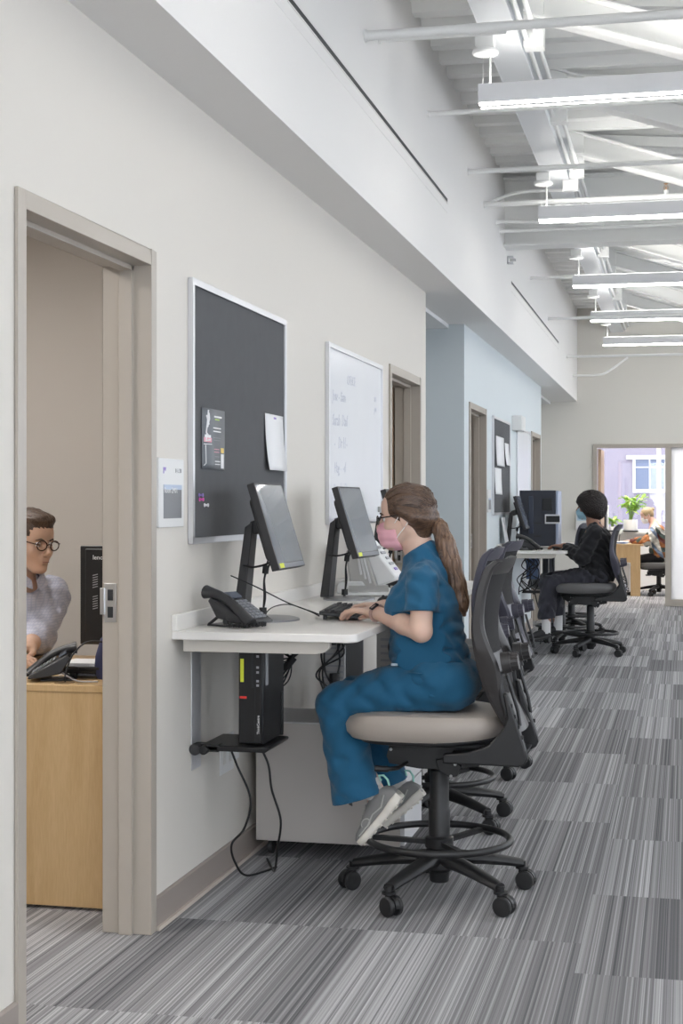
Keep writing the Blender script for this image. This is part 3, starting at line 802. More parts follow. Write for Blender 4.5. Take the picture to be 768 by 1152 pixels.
s1 = make_stool('drafting_stool', 'beige seated drafting stool the woman in blue scrubs sits on', M['vinylbeige'], M['shell'])
s1.location = (-.84, 5.25, 0)
for k_ in s1.children:
    if k_.name.split('.')[0] in ('back_frame', 'back_mesh', 'lumbar_knob'): k_.location.x -= .028
s2 = make_stool('drafting_stool', 'empty dark stool directly behind the one with the beige seat', M['vinylgrey'], M['shellp'])
s2.location = (-1.05, 6.47, 0); s2.rotation_euler.z = math.radians(3)
s3 = copy_tree(s2); s3.location = (-1.10, 7.73, 0); s3.rotation_euler.z = math.radians(-2); s3['label'] = 'empty dark stool beside the far end of the near counter, furthest of its three stools'
s4 = copy_tree(s2); s4.location = (-.84, 13.97, 0); s4.rotation_euler.z = math.radians(2); s4['label'] = 'dark grey drafting stool the woman in black scrubs sits on'
s5 = copy_tree(s2); s5.location = (-1.16, 14.72, 0); s5.rotation_euler.z = math.radians(16); s5['label'] = 'empty stool just beyond the woman in black, mostly hidden by her legs'
s6 = copy_tree(s2); s6.location = (-1.17, 16.15, 0); s6.rotation_euler.z = math.radians(-10); s6['label'] = 'empty stool furthest along the far counter'
for s_ in (s1, s2, s3, s4, s5, s6): s_['group'] = 'drafting stools along the wall counters'
# ------------------------------------------------------------------ materials of the work stations
M['lam'] = mat('warm_white_laminate', (0.78, 0.755, 0.72), 0.38, var=(3, .01))
M['apron'] = mat('beige_apron_laminate', (0.58, 0.545, 0.49), 0.5, var=(3, .01))
M['ped'] = mat('warm_grey_steel_cabinet', (0.50, 0.465, 0.435), 0.45, bump=(800, .05), var=(2, .01))
M['pedl'] = mat('light_grey_drawer_front', (0.62, 0.62, 0.63), 0.42)
M['legdark'] = mat('dark_steel_leg', (0.05, 0.052, 0.06), 0.5)
M['pc'] = mat('black_computer_case', (0.010, 0.010, 0.011), 0.38, bump=(900, .05))
M['pcgloss'] = mat('gloss_black_plastic', (0.02, 0.02, 0.022), 0.18)
M['screen'] = mat('switched_off_screen', (0.14, 0.16, 0.20), 0.18, spec=.6, coat=.4)
M['stand'] = mat('dark_grey_monitor_stand', (0.032, 0.031, 0.032), 0.5, bump=(600, .05))
M['phone'] = mat('charcoal_phone_plastic', (0.028, 0.028, 0.030), 0.35)
M['phonekey'] = mat('grey_phone_keys', (0.30, 0.31, 0.33), 0.45)
M['cable'] = mat('black_cable', (0.012, 0.012, 0.013), 0.5)
M['greycable'] = mat('grey_cable', (0.35, 0.35, 0.36), 0.5)
M['yellow'] = mat('yellow_sticker', (0.75, 0.80, 0.05), 0.5)
M['red'] = mat('red_sticker', (0.75, 0.04, 0.03), 0.5)
M['lettw'] = mat('white_lettering', (0.85, 0.85, 0.85), 0.5)
M['lettg'] = mat('grey_lettering', (0.35, 0.35, 0.37), 0.5)
M['paper'] = mat('white_paper', (0.82, 0.82, 0.83), 0.7)
M['cork'] = mat('charcoal_tack_fabric', (0.105, 0.107, 0.112), 0.9, bump=(900, .3), var=(18, .08))
M['wb'] = mat('whiteboard_enamel', (0.80, 0.82, 0.86), 0.22)
M['ink'] = mat('faded_marker_ink', (0.45, 0.47, 0.55), 0.6)
M['outlet'] = mat('white_plastic_plate', (0.75, 0.75, 0.74), 0.4)
M['devwhite'] = mat('white_device_plastic', (0.74, 0.745, 0.75), 0.4)
M['devgrey'] = mat('light_grey_device_plastic', (0.48, 0.47, 0.455), 0.45)
M['purple'] = mat('purple_print', (0.30, 0.22, 0.55), 0.5)
M['maple'] = None
def woodmat(name, c1, c2, scale=1.0):
    m = bpy.data.materials.new(name); m.use_nodes = True; n = m.node_tree.nodes; l = m.node_tree.links; b = n['Principled BSDF']
    tc = n.new('ShaderNodeTexCoord'); mp = n.new('ShaderNodeMapping'); l.new(tc.outputs['Object'], mp.inputs[0]); mp.inputs['Scale'].default_value = (9*scale, 9*scale, .9*scale)
    nz = n.new('ShaderNodeTexNoise'); nz.inputs['Scale'].default_value = 1.6; nz.inputs['Detail'].default_value = 8; nz.inputs['Distortion'].default_value = 1.2; l.new(mp.outputs[0], nz.inputs['Vector'])
    n2 = n.new('ShaderNodeTexNoise'); n2.inputs['Scale'].default_value = 22; n2.inputs['Detail'].default_value = 4; l.new(mp.outputs[0], n2.inputs['Vector'])
    ad = n.new('ShaderNodeMix'); ad.inputs[0].default_value = .35; l.new(nz.outputs['Fac'], ad.inputs[2]); l.new(n2.outputs['Fac'], ad.inputs[3])
    r = n.new('ShaderNodeValToRGB'); l.new(ad.outputs[0], r.inputs[0]); e = r.color_ramp.elements
    e[0].position = .35; e[0].color = (*c1, 1); e[1].position = .65; e[1].color = (*c2, 1); l.new(r.outputs[0], b.inputs['Base Color'])
    b.inputs['Roughness'].default_value = .4; return m
M['maple'] = woodmat('maple_laminate', (.50, .33, .155), (.60, .42, .22))

# ------------------------------------------------------------------ wall counters
def counter(ya, yb, label, front=-1.04):
    t = thing('wall_counter', label, 'counter', (W, ya, 0), 0, 'white wall counters')
    L = yb-ya; D = front-W
    MB().prism(rrect(0.001, D, 0, L, .045, 8, (0, 1, 1, 0)), .922, .95, 'xy').build('worktop', M['lam'], t, bevel=.003)
    MB().box(0.001, .020, 0, L, .95, 1.005).build('backsplash', M['lam'], t, bevel=.002)
    for y in (.035, L*.5, L-.06):
        MB().prism([(.03, .922), (.03, .880), (.49, .880), (.515, .886), (.532, .900), (.535, .922)], y, y+.03, 'xz').build('support_bracket', M['apron'], t, bevel=.002)
    for y in (1.40, L-.9):
        MB().box(.287, .343, y, y+.07, .0, .922).box(.15, .40, y, y+.07, 0, .012).build('leg', M['legdark'], t, bevel=.003)
    MB().box(.02, .40, 1.5, L-.9, .895, .912).build('cable_tray', M['legdark'], t, bevel=.003)
    return t
counter(4.785, 8.30, 'long white wall counter in front of the notice board, where the woman in blue types')
counter(13.72, 16.75, 'far white wall counter the woman in black scrubs works at')

# ------------------------------------------------------------------ monitors
def monitor(name, label, x, y, yaw=0.0, note=True, rear_only=False):
    """stand foot at the wall side, screen facing +x; local origin = on the worktop under the screen"""
    t = thing(name, label, 'monitor', (x, y, .95), yaw)
    tilt = math.radians(17); Mx = Matrix.Translation((.04, 0, .345)) @ Matrix.Rotation(-tilt, 4, 'Y')
    w, h = .372, .322
    MB().prism(rrect(-w/2, w/2, -h/2, h/2, .004, 2), -.022, .006, 'yz', M=Mx).build('screen_housing', M['stand'], t, bevel=.002)
    MB().prism(rrect(-w/2+.03, w/2-.03, -h/2+.04, h/2-.05, .02, 4), -.040, -.020, 'yz', M=Mx).build('rear_cover', M['stand'], t, bevel=.006)
    sc = MB().prism(rrect(-w/2+.008, w/2-.008, -h/2+.022, h/2-.008, .002, 1), .006, .0066, 'yz', M=Mx).build('screen', M['screen'], t)
    # chin
    MB().box(.006, .0068, -w/2+.008, w/2-.008, -h/2+.003, -h/2+.020, M=Mx).build('chin', mat('grey_monitor_chin', (.16, .17, .19), .35), t)
    if note: MB().box(.0068, .0076, -w/2+.02, -w/2+.075, -h/2+.004, -h/2+.021, M=Mx).build('sticker', M['yellow'], t)
    # foot
    MB().lathe([(.001, .012), (.10, .011), (.118, .006), (.120, .0)], (.02-.02, 0, 0), 40, M=Matrix.Diagonal((.95, 1.15, 1, 1))).build('foot', mat('brushed_grey_foot', (.30, .30, .31), .35, metal=.5), t)
    c = MB()
    a = Vector((-.104, 0, .01)); b_ = Vector((-.060, 0, .36))
    c.add([a+Vector(v) for v in ((-.018,-.046,0),(.022,-.046,0),(.022,.046,0),(-.018,.046,0))]+[b_+Vector(v) for v in ((-.018,-.040,-.02),(.012,-.040,0),(.012,.040,0),(-.018,.040,-.02))], [(0,3,2,1),(4,5,6,7),(0,1,5,4),(1,2,6,5),(2,3,7,6),(3,0,4,7)])
    c.build('column', M['stand'], t, bevel=.004)
    g = MB(); g.beam((-.055, 0, .335), (.01, 0, .355), .06, .05); g.cbox((.012, 0, .35), (.02, .11, .11), (0, -tilt, 0)); g.build('tilt_head', M['stand'], t, bevel=.004)
    cb = MB(); cb.tube(bez([(.035, .02, .26), (.02, .0, .23), (-.01, -.01, .16), (-.015, 0, .08), (-.02, 0, .014)], 8), .004, 8)
    cb.tube(bez([(.03, -.03, .26), (.01, -.02, .235), (-.012, -.006, .16), (-.008, -.01, .08), (-.025, 0, .014)], 8), .003, 8)
    cb.cyl((-.010, -.004, .17), (-.006, -.006, .20), .012, n=10).cyl((-.02, 0, .02), (-.02, 0, .045), .014, n=10)
    cb.tube(bez([(-.08, -.05, .20), (-.04, -.055, .195), (0, -.03, .205), (.035, -.02, .225)], 6), .004, 8)
    cb.build('monitor_cables', M['cable'], t)
    return t
m1 = monitor('monitor', 'nearest monitor on the near counter, in front of the dark notice board', -1.485, 5.33)
m2 = monitor('monitor', 'middle monitor, under the whiteboard and in front of the masked woman', -1.455, 6.56, math.radians(-3))
m3 = monitor('monitor', 'third monitor on the near counter, mostly hidden behind the woman in blue scrubs', -1.47, 7.66, 0)
m4 = monitor('monitor', 'nearest monitor on the far counter, seen almost edge-on', -1.53, 14.25, 0, False)
m5 = monitor('monitor', 'monitor beyond the tall black machine on the far counter', -1.47, 14.05, 0, False)
m5.location = (-1.46, 15.25, .95)
for q in (m1, m2, m3, m4, m5): q['group'] = 'dark monitors on stands'

# ------------------------------------------------------------------ desk phones (local: keypad faces +x, tilted)
def phone(label, x, y, z, yaw=0.0, s=1.0):
    t = thing('desk_phone', label, 'telephone', (x, y, z), yaw)
    # side profile in x-z: low front, high back
    body = [(-.055, .115), (-.070, .100), (-.030, .035), (.045, .018), (.110, .012), (.112, .022), (.02, .075)]
    MB().prism(body, -.085, .10, 'xz').build('phone_body', M['phone'], t, bevel=.005)
    # wire-like stand plate
    st = MB(); st.box(-.09, .06, -.06, .07, .001, .008); st.beam((-.085, -.055, .006), (-.03, -.055, .045), .012, .01); st.beam((-.085, .065, .006), (-.03, .065, .045), .012, .01)
    st.build('stand', M['phone'], t, bevel=.002)
    # handset along the near (-y) edge
    hs = []
    for q in range(17):
        u = q/16; x_ = -.088+.205*u; z_ = .142-.125*u+.030*math.sin(PI*u); r = .017+.010*(abs(2*u-1))**3
        hs.append(((x_, -.070, z_-.010*(1-u)), r))
    h = MB().tube([p for p, r in hs], [r for p, r in hs], 14, sx=1.15).build('handset', M['phone'], t)
    kp = MB()
    n_ = Vector((-.075, 0, .053)).normalized()
    A = Vector((.095, 0, .026)); B_ = Vector((-.045, 0, .114))
    for i in range(7):
        for j in range(4):
            p = A.lerp(B_, (i+.5)/9.5); kp.cbox((p.x+.004, -.02+j*.028, p.z+.008), (.010, .020, .006), (0, math.radians(32), 0))
    kb = kp.build('keypad', M['phonekey'], t)
    MB().cbox((-.035, .025, .116), (.035, .10, .008), (0, math.radians(32), 0)).build('display', M['screen'], t)
    cord = []
    base = bez([(.10, -.07, .02), (.135, -.06, .014), (.145, -.01, .014), (.11, .0-.10, .014), (.06, -.12, .014), (.03, -.11, .02), (.02, -.10, .03)], 26)
    for i, p in enumerate(base): cord.append((p.x+.0, p.y+.007*math.cos(i*1.9), max(.006, p.z+.007*math.sin(i*1.9))))
    MB().tube(cord, .0028, 6).build('coiled_cord', M['cable'], t)
    return t
ph1 = phone('black desk phone at the near end of the white counter', -1.525, 5.045, .95, math.radians(-18)); ph1.scale = (.9, .9, .9)
ph2 = phone('black desk phone just behind the face mask of the woman in blue', -1.44, 7.40, .95, math.radians(0))
ph3 = phone('dark phone on the far counter beside the edge-on monitor', -1.42, 13.95, .95, math.radians(0))
ph4 = phone('black desk phone on the maple desk in the office', -2.14, 4.92, .762, math.radians(200)); ph4.scale = (.8, .8, .8)

# ------------------------------------------------------------------ keyboards and mice (keys face up, long side along y)
def keyboard(label, x, y, z, yaw, m=None, mk=None, w=.155, L=.44):
    t = thing('keyboard', label, 'keyboard', (x, y, z), yaw)
    MB().prism([(-w/2, .020), (-w/2, .034), (w/2, .018), (w/2, .006), (w/2-.01, .004)], -L/2, L/2, 'xz').build('keyboard_case', m or M['pc'], t, bevel=.003)
    k = MB()
    for r in range(6):
        for c in range(21):
            xx = w/2-.022-r*.0215; zz = .0225+(w/2-xx)/w*.0155; yy = -L/2+.016+c*(L-.03)/21
            if c in (14, 18): continue
            if r == 0 and 4 < c < 10: continue
            k.cbox((xx, yy+.008, zz), (.016, .0165, .008), (0, -.1, 0))
    k.cbox((w/2-.022, -L/2+.016+7*(L-.03)/21+.008, .0235), (.016, .10, .008))
    k.build('keys', mk or M['blksoft'], t)
    for s_ in (-1, 1): MB().box(-w/2+.01, -w/2+.022, s_*(L/2-.045)-.012, s_*(L/2-.045)+.012, 0, .024).build('foot', m or M['pc'], t)
    for s_ in (-1, 1): MB().box(w/2-.025, w/2-.012, s_*(L/2-.045)-.012, s_*(L/2-.045)+.012, 0, .007).build('foot', m or M['pc'], t)
    return t
keyboard('black keyboard under the hands of the woman in blue scrubs', -1.245, 5.58, .95, math.radians(6))
keyboard('small white keyboard lying behind the foot of the middle monitor', -1.38, 6.835, .95, math.radians(-78), M['devwhite'], M['devgrey'], .12, .30)
keyboard('black keyboard the woman in black scrubs is typing on', -1.13, 14.25, .95, math.radians(4))
def mouse(label, x, y, z, yaw):
    t = thing('computer_mouse', label, 'mouse', (x, y, z), yaw)
    MB().uvs((0, 0, .010), 1, 20, 10, (.055, .031, .026)).build('mouse_shell', M['pc'], t)
    o = t.children[0]
    for v in o.data.vertices:
        if v.co.z < 0: v.co.z = 0
    MB().cyl((-.028, -.005, .031), (-.028, .005, .031), .007, n=12).build('scroll_wheel', M['blksoft'], t)
    return t
mouse('black mouse beyond the hands of the woman in blue scrubs', -1.22, 6.30, .95, .2)

# ------------------------------------------------------------------ small machine behind the middle monitor
t = thing('document_scanner', 'white upright scanner with a sloping button panel beside the middle monitor', 'scanner', (-1.44, 7.08, .95), math.radians(0))
MB().prism([(-.16, 0), (.06, 0), (.06, .018), (-.02, .035), (-.04, .06), (-.14, .06), (-.16, .04)], -.14, .10, 'xz').build('base', M['devwhite'], t, bevel=.006)
MB().prism([(-.10, .04), (.0, .015), (.035, .02), (-.035, .235), (-.075, .245), (-.12, .20)], -.12, .10, 'xz').build('scanner_body', M['devgrey'], t, bevel=.008)
MB().prism([(.03, .035), (.115, .065), (.118, .085), (-.015, .250), (-.045, .245)], -.11, .09, 'xz').build('front_cover', M['devwhite'], t, bevel=.008)
for i in range(3): MB().prism([(-.005-.022*i, .05+.02*i), (.004-.022*i, .052+.02*i), (-.035-.012*i, .20), (-.043-.012*i, .197)], -.126, -.118, 'xz').build('groove_rib', M['devwhite'], t)
s_ = Vector((-.133, 0, .165)).normalized()
for i in range(5):
    p = Vector((.105, 0, .101)).lerp(Vector((-.005, 0, .238)), (i+.5)/5.4)
    MB().cbox((p.x+.003, .0, p.z+.003), (.004, .10 if i % 2 else .06, .014), (0, math.radians(-39), 0)).build('button_label', M['lettg'] if i else M['purple'], t)
t = thing('paper_sheet', 'white printed sheet leaning against the wall at the near end of the far counter', 'paper', (-1.60, 13.9, .95))
MB().prism([(0, .0), (.004, .0), (-.046, .30), (-.05, .30)], 0, .25, 'xz').build('sheet', M['paper'], t)

# ------------------------------------------------------------------ computer under the near counter, on its wall bracket
def computer(label, x, y, full=True):
    t = thing('computer_tower', label, 'computer', (x, y, .545))
    MB().box(0, .090, 0, .27, 0, .325).build('case', M['pc'], t, bevel=.003)
    f = MB().box(.004, .086, -.010, 0, .004, .321).build('front_bezel', M['pc'], t, bevel=.002)
    MB().box(.048, .056, -.013, -.009, .195, .318).box(.0615, .0625, -.011, -.0095, .0, .31).build('drive_slot', M['dark'], f)
    for i, z in enumerate((.30, .262, .245, .215, .20)): MB().box(.067, .076, -.0115, -.0095, z, z+.008).build('port', M['lettg'], f)
    MB().box(.010, .022, -.0125, -.010, .215, .295).build('sticker', M['yellow'], f)
    MB().box(.008, .032, -.0125, -.010, .158, .166).build('sticker', M['red'], f)
    Mt = Matrix.Translation((.074, -.0112, .038)) @ Matrix.Rotation(PI/2, 4, 'Z').inverted() @ Matrix.Identity(4)
    Mt = Matrix.Translation((.076, -.0112, .036)) @ Matrix.Rotation(-PI/2, 4, 'Y') @ Matrix.Rotation(PI/2, 4, 'X')
    mb = MB(); textmesh(mb, 'ThinkCentre', .0125, Matrix(((0, -1, 0, .078), (0, 0, -1, -.0115), (1, 0, 0, .036), (0, 0, 0, 1))))
    mb.build('lettering', M['lettw'], f, autosmooth=False)
    MB().prism(rrect(.02, .05, .20, .315, .006, 3), .0905, .093, 'yz').build('side_clip', M['lettg'], t, bevel=.001)
    return t
computer('black computer held upright under the near end of the counter', -1.505, 5.02)
t = thing('computer_bracket', 'black wall bracket carrying the computer under the counter', 'bracket', (W, 4.99, 0))
MB().box(.0, .004, .0, .10, .45, .86).build('wall_rail', M['alu'], t, bevel=.001)
MB().prism([(.03, .520), (.265, .520), (.28, .53), (.28, .540), (.03, .540)], .0, .27, 'xz').build('shelf', M['pc'], t, bevel=.006)
MB().box(.004, .10, .0, .05, .517, .543).cyl((.05, -.02, .525), (.05, .01, .525), .016).build('clamp_arm', M['pc'], t, bevel=.003)
MB().cyl((.02, -.02, .527), (.02, .02, .527), .020).build('clamp_knob', M['blksoft'], t)
MB().box(.14, .26, .26, .272, .543, .70).build('retaining_lip', M['pc'], t, bevel=.003)
# second computer further along, rear grille showing between counter and knee
t = thing('computer_tower', 'computer with a pale ribbed grille standing on the pedestal under the counter', 'computer', (-1.385, 5.75, .526))
MB().box(0, .10, 0, .28, 0, .33).build('case', M['pc'], t, bevel=.003)
g = MB().box(.004, .096, -.012, 0, .01, .32).build('front_grille', M['devgrey'], t, bevel=.002)
for i in range(12): MB().box(.010, .090, -.015, -.012, .03+.023*i, .037+.023*i).build('grille_slot', M['lettg'], g)
# grey server-like box right of the dark leg
t = thing('power_unit', 'tall pale grey power unit under the counter, right of the dark leg', 'power unit', (-1.40, 6.9, 0))
MB().box(0, .22, 0, .30, .05, .80).build('unit_case', M['devgrey'], t, bevel=.004)
for i in range(10): MB().box(.02, .20, -.004, 0, .45+.032*i, .462+.032*i).build('vent', M['lettg'], t)
for sx in (.03, .19):
    for sy in (.04, .26): MB().cyl((sx, sy, 0), (sx, sy, .05), .02).build('foot', M['blk'], t)

# ------------------------------------------------------------------ mobile pedestals
def pedestal(label, x0, x1, y0, y1, h=.52):
    t = thing('mobile_pedestal', label, 'cabinet', (x0, y0, 0)); w_, d = x1-x0, y1-y0
    MB().box(0, w_-.018, 0, d, .06, h).build('cabinet_body', M['ped'], t, bevel=.002)
    MB().box(-.002, w_, -.002, d+.002, h, h+.006).build('lightened_cabinet_top', M['pedl'], t, bevel=.001)  # paler top plate added to offset the shade under the counter
    for i, (a, b_) in enumerate(((.065, .285), (.292, .40), (.407, h-.004))):
        dr = MB().box(w_-.018, w_, .004, d-.004, a, b_).build('drawer', M['pedl'], t, bevel=.002)
        MB().tube([(w_, d/2-.06, b_-.035), (w_+.022, d/2-.055, b_-.035), (w_+.022, d/2+.055, b_-.035), (w_, d/2+.06, b_-.035)], .005, 8).build('drawer_handle', M['chrome'], dr)
    MB().cyl((w_, .03, h-.03), (w_+.004, .03, h-.03), .009).build('lock', M['chrome'], t)
    for x in (.05, w_-.06):
        for y in (.05, d-.05):
            c = MB().cyl((x, y, .06), (x, y, .045), .012).cyl((x-.008, y, .028), (x+.008, y, .028), .028, n=20); c.build('castor', M['rubber'], t)
    return t
pedestal('warm grey mobile pedestal under the near counter behind the legs in blue', -1.635, -1.045, 5.69, 6.08)

# ------------------------------------------------------------------ cables
def cable(label, pts, r=.004, m=None, n=8, plug=None):
    o = MB().tube(bez(pts, n), r, 8).build('cable', m or M['cable']); tag(o, label, 'cable'); return o
cable('left of two black power cables hanging from the computer bracket to the floor', [(-1.56, 5.10, .518), (-1.54, 5.12, .45), (-1.50, 5.15, .33), (-1.53, 5.18, .22), (-1.60, 5.25, .14), (-1.60, 5.3, .06), (-1.57, 5.35, .006), (-1.5, 5.5, .006)], .0042)
cable('right of two black power cables hanging from the computer bracket to the floor', [(-1.47, 5.16, .518), (-1.44, 5.17, .45), (-1.43, 5.18, .36), (-1.40, 5.19, .25), (-1.42, 5.22, .14), (-1.45, 5.3, .05), (-1.50, 5.45, .006), (-1.57, 5.62, .006)], .0042)
cable('thin black cable drawn across the counter from the nearest monitor to the keyboard', [(-1.60, 5.24, 1.115), (-1.50, 5.23, 1.075), (-1.40, 5.27, 1.02), (-1.33, 5.33, .985), (-1.30, 5.36, .965)], .0025)
cable('thin black cable looping over the counter behind the keyboard', [(-1.50, 5.30, .957), (-1.45, 5.25, 1.0), (-1.40, 5.30, 1.01), (-1.34, 5.36, .985), (-1.31, 5.40, .968)], .002)
bun = thing('cable_bundle', 'tied bundle of looped black cables under the counter behind the computer', 'cables', (-1.50, 5.56, .735), 0); bun.scale = (.72, .72, .72)
rnd = random.Random(3)
for i in range(9):
    a = rnd.uniform(-.05, .05); b_ = rnd.uniform(-.06, .06)
    MB().tube(bez([(-.10+a, -.05, -.10+b_*.5), (-.02+a*.4, 0, -.02+b_), (.05, .03, .06), (.09+a, .05, .13+b_*.3), (.12+a, .07, .18), (.04+a, .10, .192+rnd.uniform(-.01, .008)), (-.02+a, .04, .12+b_), (.05, .03, .06), (-.0+a, .02, -.05+b_), (-.11+a, -.02, -.13+b_*.5)], 7), .0038, 6).build('cable_loop', M['cable'], bun)
MB().cyl((.04, .025, .045), (.062, .035, .075), .022, n=12).build('cable_tie', M['cable'], bun)
for lab, loc, seed in (('loose knot of black cables hanging right of the dark counter leg', (-1.18, 6.3, .70), 5), ('cables hanging before the pale grille under the counter', (-1.33, 5.68, .70), 8), ('tangle of cables and power strips under the far counter', (-1.42, 14.1, .55), 11)):
    t = thing('cable_bundle', lab, 'cables', loc); rnd = random.Random(seed); far = seed == 11
    for i in range(8 if far else 6):
        k = 1.7 if far else 1
        p = [(rnd.uniform(-.03, .03)*k*2, rnd.uniform(-.03, .05), .20 if not far else .36)]
        for j in range(4): p.append((rnd.uniform(-.06, .06)*k, rnd.uniform(-.03, .04), .12-.09*j+(.15 if far else 0)+rnd.uniform(-.03, .03)))
        if not far and i < 3: p.append((rnd.uniform(-.02, .02), 0, -.10))
        MB().tube(bez(p, 7), .0036 if not far else .005, 6).build('cable_strand', M['cable'], t)
    if far:
        MB().box(-.05, .12, -.03, .03, -.005, .02).build('power_strip', M['blk'], t, bevel=.003)
        MB().box(-.03, .08, .10, .30, .12, .34).build('adapter_box', mat('blue_grey_case', (.10, .16, .30), .4), t, bevel=.003)
        MB().tube(bez([(.06, 0, .0), (.09, 0, -.12), (.12, .02, -.2), (.13, .02, -.32), (.11, .02, -.48)], 6), .006, 6).build('cable_strand', M['cable'], t)
        MB().tube(bez([(.2, .3, .3), (.22, .3, -.05), (.17, .3, -.25), (.2, .3, -.5)], 6), .006, 6).build('cable_strand', M['cable'], t)
    else:
        MB().cyl((0, .01, .13), (0, .01, .165), .02, n=12).build('cable_tie', M['cable'], t)
        MB().cyl((.01, .01, -.02), (.01, .01, .02), .02, n=12).build('cable_tie', M['cable'], t)

# wall outlets
t = thing('wall_outlet', 'white double outlet plate low on the wall below the computer', 'outlet', (W, 5.40, .375))
MB().box(0, .006, -.085, .085, 0, .14).build('cover_plate', M['outlet'], t, bevel=.002)
for y in (-.04, .04):
    MB().box(.006, .009, y-.017, y+.017, .035, .105).build('socket', mat('ivory_socket', (.68, .67, .64), .4), t, bevel=.001)
MB().box(.009, .035, .02, .06, .045, .075).build('plug', M['outlet'], t, bevel=.003)
MB().box(.009, .035, .02, .06, .085, .10).build('plug', M['blk'], t, bevel=.003)

# ------------------------------------------------------------------ notice board, whiteboard, sign
def board(name, label, cat, y0, y1, z0, z1, face, fr=.022):
    t = thing(name, label, cat, (W, y0, z0)); L, H = y1-y0, z1-z0
    MB().box(.001, .012, fr, L-fr, fr, H-fr).build('panel', face, t)
    f = MB().box(.001, .020, 0, L, 0, fr).box(.001, .020, 0, L, H-fr, H).box(.001, .020, 0, fr, fr, H-fr).box(.001, .020, L-fr, L, fr, H-fr)
    f.build('board_frame', M['alu'], t, bevel=.002); return t
nb1 = board('notice_board', 'large charcoal notice board in a silver frame on the near wall', 'notice board', 4.955, 6.21, 1.235, 2.155, M['cork'])
wb1 = board('whiteboard', 'whiteboard with faded handwriting, left of the second door', 'whiteboard', 6.995, 8.31, 1.275, 2.148, M['wb'])
tr = MB().box(.02, .075, .25, 1.05, 0, .006).box(.069, .075, .25, 1.05, 0, .018).build('marker_tray', M['alu'], wb1)
# handwriting in marker: strokes on the board face (local y, z)
rnd = random.Random(12)
def scribble(mb, y, z, wds, s=.05):
    """draw letters as thin strokes; text built from the built-in font, hand-tilted"""
    textmesh(mb, wds, s, Matrix(((0, 0, 1, .0125), (1.15, .18, 0, y), (.03, 1.25, 0, z), (0, 0, 0, 1))), extrude=.0002)
for y, z, wds, s in ((.42, .70, 'OFFICE', .055), (.10, .60, 'Jose - Sam', .06), (.10, .48, 'Sarah  Dad', .065), (.14, .37, '-   Dr H -', .065), (.14, .25, 'Hug -  -d', .06), (.12, .14, "Dave's  Dave", .065), (.70, .05, 'Yes', .06), (1.10, .66, 'am', .045), (1.10, .60, 'pm', .045)):
    mb = MB(); scribble(mb, y, z, wds, s); mb.build('handwriting', M['ink'], wb1, autosmooth=False)
MB().box(.012, .03, 1.20, 1.235, .055, .085).build('magnet', M['devgrey'], wb1, bevel=.003)

nb2 = board('notice_board', 'charcoal notice board with three sheets, on the daylight-blue wall', 'notice board', 13.36, 14.68, 1.275, 2.16, M['cork'])
wb2 = board('whiteboard', 'blank whiteboard on the daylight-blue wall, right of the wall box', 'whiteboard', 15.35, 16.64, 1.275, 2.16, M['wb'])

def sheet(label, y0, y1, z0, z1, m, curl=0.0, x=.014, name='paper_sheet', cat='paper', skew=0.0):
    t = thing(name, label, cat, (W, y0, z0)); L, H = y1-y0, z1-z0; v = []; n_ = 10
    for i in range(n_+1):
        u = i/n_; v.append([(x+curl*(1-u)**2+.0012, L*s_+skew*(1-u), H*u) for s_ in (0, .5, 1)])
    g = MB().loft(v, closed=False, caps=False).build('sheet', m, t); sd = g.modifiers.new('t', 'SOLIDIFY'); sd.thickness = .0008; sd.offset = 0
    return t
M['flyer'] = mat('dark_grey_flyer', (.13, .14, .155), .45)
fl = sheet('dark grey printed flyer pinned left on the near notice board', 5.065, 5.335, 1.498, 1.715, M['flyer'])
L_ = .27
def onsheet(parent, y0, y1, z0, z1, m, nm='print_block'):
    return MB().box(.0162, .0168, y0, y1, z0, z1).build(nm, m, parent)
M['pinkp'] = mat('pink_print', (.75, .35, .42), .5); M['lime'] = mat('lime_print', (.45, .65, .08), .5); M['orangep'] = mat('yellow_print', (.75, .55, .15), .5)
for (a, b_, c, d, m) in ((.14, .23, .188, .194, M['lettw']), (.15, .20, .179, .183, M['lime']), (.13, .22, .148, .152, M['lettw']), (.13, .22, .136, .140, M['lettw']), (.13, .22, .114, .116, M['phonekey']), (.14, .21, .105, .107, M['phonekey']), (.14, .20, .072, .075, M['pinkp']), (.14, .20, .062, .065, M['pinkp']), (.15, .20, .046, .048, M['lettg']), (.15, .21, .028, .032, M['lettw']), (.15, .21, .018, .021, M['lettw']), (.22, .255, .006, .058, M['paper']), (.22, .255, .062, .080, M['orangep'])): onsheet(fl, a, b_, c, d, m)
ill = MB()
for p in ([(.07, .21), (.06, .17), (.045, .13), (.07, .12)], [(.075, .20), (.08, .18), (.06, .15)], [(.05, .19), (.075, .16)], [(.05, .125), (.04, .10), (.09, .105)]): ill.tube([(.0166, y, z) for y, z in p], .0035, 6)
ill.build('white_sketch', M['lettw'], fl)
MB().box(.0162, .0168, .02, .11, .096, .112).build('print_block', M['pinkp'], fl); MB().box(.0162, .0168, .03, .10, .112, .122).build('print_block', M['lettw'], fl)
MB().tube([(.0166, .02, .088), (.0166, .11, .090)], .0015, 6).tube([(.0166, .04, .085), (.0166, .045, .02), (.0166, .02, .012)], .0018, 6).build('drawn_line', M['lettw'], fl)
pp = sheet('white handwritten sheet pinned right on the near notice board', 5.885, 6.165, 1.512, 1.742, M['paper'], .02)
txt = MB()
for i in range(6): txt.box(.0205+.004*(1-i/6), .0212+.004*(1-i/6), .03+.01*(i % 2), .20-.02*(i % 3), .06+.025*i, .0615+.025*i)
MB().box(.0152, .0158, .13, .17, .212, .220).build('ink_mark', M['purple'], pp)
